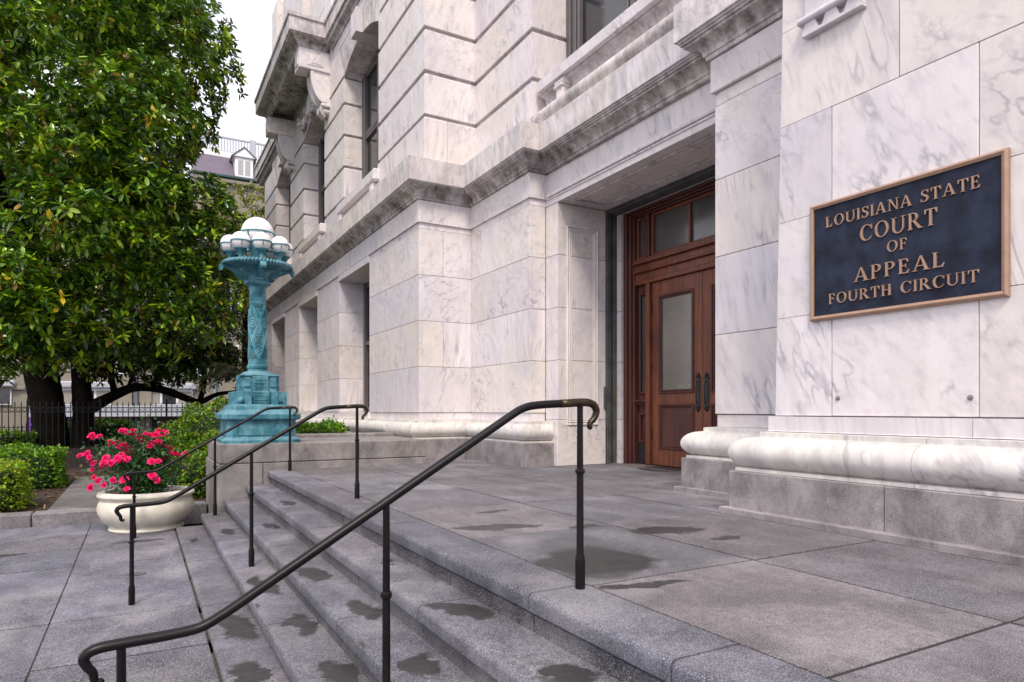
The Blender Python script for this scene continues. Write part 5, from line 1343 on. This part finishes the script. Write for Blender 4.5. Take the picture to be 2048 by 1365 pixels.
for x in (6.72, 11.2, 15.7):
    b = MBld(); b.box(x - .62, x + .62, BYF + .05, BYF + 1.8, 17.85, 19.35, c=.02)
    V, F = prism([(x - .78, 19.35), (x + .78, 19.35), (x, 20.0)], 'y', BYF - .08, BYF + 1.9); b.add((V, F)); dm = b.build('dormer', WHITEP, bl)
    V, F = prism([(x - .88, 19.36), (x - .80, 19.30), (x, 20.0), (x + .80, 19.30), (x + .88, 19.36), (x, 20.12)], 'y', BYF - .12, BYF + 1.95); build('dormer_roof', V, F, simple('lead', (0.10, 0.10, 0.12), .6), dm)
    for s in (-1, 1):
        box('pane', x + s * .24 - .17, x + s * .24 + .17, BYF + .03, BYF + .045, 18.05, 19.12, simple('curtained pane', (0.42, 0.42, 0.42), .3), dm, .002)
for i, x in enumerate(np.arange(-9.6, 8, 2.2)):
    for (z0_, z1_) in ((3.3, 5.6), (7.2, 9.6), (11.2, 13.4)):
        w = box('window', x - .55, x + .55, BYF - .06, BYF + .02, z0_, z1_, WHITEP, bl, .01)
        box('pane', x - .45, x - .03, BYF - .075, BYF - .055, z0_ + .1, z1_ - .1, GLASSW, w, .002); box('pane', x + .03, x + .45, BYF - .075, BYF - .055, z0_ + .1, z1_ - .1, GLASSW, w, .002)
# ground floor: low window band, canopy, shops
for (xa, xb, nn) in ((-8.9, -7.0, 2), (-4.4, -1.6, 3), (.35, 3.3, 3)):
    w = box('window', xa, xb, BYF - .12, BYF, 1.20, 2.30, WHITEP, bl, .01); stp = (xb - xa) / nn
    for k in range(nn): box('pane', xa + k * stp + .07, xa + (k + 1) * stp - .07, BYF - .15, BYF - .115, 1.28, 2.16, GLASSW if k % 2 else simple('blind', (0.30, 0.28, 0.25), .6), w, .002)
    box('window_hood', xa - .2, xb + .2, BYF - .45, BYF, 2.32, 2.75, WHITEG, bl, .08)
for x in (-1.2, -.05): box('pilaster', x, x + .8, BYF - .3, BYF, ZST, 3.3, CREAM, bl, .02)
box('downpipe', -.33, -.07, BYF - .5, BYF - .31, ZST, 3.2, simple('grey pipe', (0.13, 0.14, 0.16), .6), bl, .03)
b = MBld()
for k in range(5): b.box(-6.0, 4.2, BYF - 1.5 + .1 * k, BYF - .05, .72 + .09 * k, .80 + .09 * k, c=.01)
b.box(-6.0, 4.2, BYF - 1.55, BYF - .05, .45, .70, c=.01); b.build('canopy', WHITEG, bl)
PURP = simple('purple shopfront', (0.17, 0.06, 0.36), .6)
sh = box('shopfront', -6.2, -3.2, BYF - .25, BYF, ZST, .44, PURP, bl, .01)
box('shop_opening', -5.1, -3.5, BYF - .30, BYF - .24, ZST, -.05, BLACK, sh, .01); box('shop_sign', -5.5, -5.05, BYF - .34, BYF - .26, -.35, .05, simple('lime sign', (0.25, 0.5, 0.05), .6), sh, .1)
box('shop_display', -4.5, -4.1, BYF - .36, BYF - .31, -.9, -.45, simple('blue display', (0.08, 0.28, 0.6), .5), sh, .02); box('shop_trim', -5.2, -3.4, BYF - .34, BYF - .25, .0, .10, WHITEP, sh, .01)
M = Mat('painted mural', .7); p = M.pos(); nz = M.noise(p, 3.2, 3, .5, 1.2); cr = M.mix(M.rng(nz, .44, .5), rgb(.62, .42, .40), rgb(.17, .035, .035)); M.color(M.mix(M.rng(M.noise(p, 1.6, 2), .55, .6), cr, rgb(.5, .28, .10)))
box('mural_wall', -3.0, -1.3, BYF - .28, BYF, ZST, .43, M.m, bl, .01)
sh2 = box('shopfront', -1.1, 4.1, BYF - .2, BYF, ZST, .43, simple('maroon shopfront', (0.10, 0.028, 0.03), .6), bl, .01)
box('shop_opening', -.9, 1.1, BYF - .26, BYF - .19, ZST, .2, BLACK, sh2, .01); box('shop_opening', 1.6, 3.8, BYF - .26, BYF - .19, ZST, .2, simple('dark violet glass', (0.03, 0.015, 0.06), .3), sh2, .01)
box('yellow_awning', -11.0, -8.6, BYF - .9, BYF, -.55, .25, simple('yellow awning', (0.60, 0.36, 0.06), .7), bl, .05)
box('door', -9.7, -9.2, BYF - .1, BYF, ZST, -.6, BLACK, bl, .01)
box('wall_base', -14, -6.3, BYF - .2, BYF, 2.15, 2.4, CREAM, bl, .04)

pk_ = thing('pink_building', 'pink house with red band and grey shutters at the far left edge', 'building', (-16, 56, ZST))
box('wall', -22, -12.05, 50, 60, ZST, 12, simple('pink stucco', (0.55, 0.30, 0.30), .9), pk_, .02)
box('band', -22, -12.0, 49.85, 50, 2.6, 3.1, simple('red band', (0.30, 0.03, 0.05), .7), pk_, .02)
for x in (-15.2, -13.4):
    for z in (-1.4, 3.6):
        w = box('window', x - .5, x + .5, 49.9, 50, z, z + 2.2, simple('blue grey shutter', (0.25, 0.30, 0.40), .6), pk_, .01); box('pane', x - .3, x + .3, 49.86, 49.9, z + .2, z + 2.0, GLASSW, w, .002)
lp2 = thing('street_pole', 'dark street lamp pole in front of the pink house', 'pole', (-9.9, 44, ZST))
build('pole', *lathe([(.14, ZST), (.14, ZST + .5), (.09, ZST + .6), (.07, 6)], 10, -9.9, 44), BLACK, lp2, smooth=True); build('lamp_arm', *tube([(-9.9, 44, 3.4), (-9.5, 44, 3.45), (-9.2, 44, 3.2)], .05, 6), BLACK, lp2)
build('lamp_head', *lathe([(.05, 3.3), (.22, 3.2), (.26, 2.9), (.12, 2.7)], 10, -9.2, 44), BLACK, lp2, smooth=True)

# parked car (white), mostly hidden by the trunk
car = thing('parked_car', 'white car parked in the street, mostly hidden behind the thick magnolia trunk', 'car', (-6.3, 43.5, ZST))
CARP = simple('car paint', (0.72, 0.73, 0.76), .25, spec=.6)
prof = [(-2.15, .35), (-2.2, .62), (-2.05, .80), (-1.2, .92), (-.55, 1.38), (.75, 1.42), (1.5, 1.02), (2.1, .92), (2.2, .6), (2.15, .35)]
V, F = prism([(-6.3 + a, ZST + b) for a, b in prof], 'y', 42.7, 44.3); build('body', V, F, CARP, car)
for s in (42.69, 44.27): V, F = prism([(-7.25, ZST + .95), (-6.8, ZST + 1.32), (-5.65, ZST + 1.34), (-5.1, ZST + 1.0)], 'y', s, s + .04); build('side_window', V, F, GLASSW, car)
for (x, y) in ((-7.7, 42.68), (-4.95, 42.68), (-7.7, 44.12), (-4.95, 44.12)):
    V, F = lathe([(.01, 0), (.33, 0), (.33, .2), (.01, .2)], 20); V = [(x + v[0], y + v[2], ZST + .33 + v[1]) for v in V]; wh = build('wheel', V, F, BLACK, car)
    V, F = lathe([(.01, -.012), (.2, -.012), (.2, .212), (.01, .212)], 16); V = [(x + v[0], y + v[2], ZST + .33 + v[1]) for v in V]; build('rim', V, F, simple('alloy', (.5, .5, .52), .3, .8) if 'alloy' not in bpy.data.materials else bpy.data.materials['alloy'], wh)
for y in (42.85, 43.95): box('headlight', -8.50, -8.40, y, y + .22, ZST + .60, ZST + .72, WHITEP, car, .02)

# passer-by in blue beyond the fence
def person():
    T = thing('person', 'small figure in a blue shirt and dark trousers walking beyond the fence', 'person', (-9.05, 43.0, ZST))
    J = {'pel': (0, 0, .93), 'spi': (0, 0, 1.15), 'che': (0, .0, 1.36), 'nec': (0, -.01, 1.50), 'hed': (0, -.02, 1.60), 'top': (0, -.02, 1.72), 'hl': (-.09, 0, .88), 'kl': (-.10, -.12, .50), 'al': (-.10, .0, .08), 'tl': (-.10, -.16, .04),
         'hr': (.09, 0, .88), 'kr': (.10, .02, .48), 'ar': (.10, .22, .10), 'tr': (.10, .08, .04), 'sl': (-.19, 0, 1.42), 'el': (-.24, .05, 1.15), 'wl': (-.22, -.08, .93), 'fl': (-.21, -.12, .83), 'sr': (.19, 0, 1.42), 'er': (.24, .02, 1.15), 'wr': (.23, .12, .94), 'fr': (.22, .14, .84)}
    E = [('pel', 'spi'), ('spi', 'che'), ('che', 'nec'), ('nec', 'hed'), ('hed', 'top'), ('pel', 'hl'), ('hl', 'kl'), ('kl', 'al'), ('al', 'tl'), ('pel', 'hr'), ('hr', 'kr'), ('kr', 'ar'), ('ar', 'tr'), ('che', 'sl'), ('sl', 'el'), ('el', 'wl'), ('wl', 'fl'), ('che', 'sr'), ('sr', 'er'), ('er', 'wr'), ('wr', 'fr')]
    rd = {'pel': .15, 'spi': .14, 'che': .16, 'nec': .06, 'hed': .10, 'top': .075, 'hl': .10, 'kl': .065, 'al': .045, 'tl': .04, 'hr': .10, 'kr': .065, 'ar': .045, 'tr': .04, 'sl': .065, 'el': .05, 'wl': .035, 'fl': .035, 'sr': .065, 'er': .05, 'wr': .035, 'fr': .035}
    ks = list(J); me = bpy.data.meshes.new('body'); me.from_pydata([J[k] for k in ks], [(ks.index(a), ks.index(b)) for a, b in E], [])
    o = bpy.data.objects.new('body', me); COL.objects.link(o); o.parent = T
    md = o.modifiers.new('skin', 'SKIN'); sk = me.skin_vertices[0].data
    for i, k in enumerate(ks): sk[i].radius = (rd[k], rd[k]); sk[i].use_root = (k == 'pel')
    o.modifiers.new('sub', 'SUBSURF').levels = 1
    M = Mat('clothes and skin', .8); z = M.n('SeparateXYZ', {0: M.n('TexCoord').outputs['Object']}).outputs[2]
    c = M.mix(M.rng(z, .945, .95), rgb(.02, .02, .03), rgb(.06, .14, .48)); c = M.mix(M.rng(z, 1.49, 1.5), c, rgb(.45, .27, .2)); me.materials.append(M.m); M.color(c)
    build('hair', *sphere((-9.05, 42.99, ZST + 1.685), .105, 12, 8, .8), simple('dark hair', (.02, .015, .012), .7), T, smooth=True)
person()
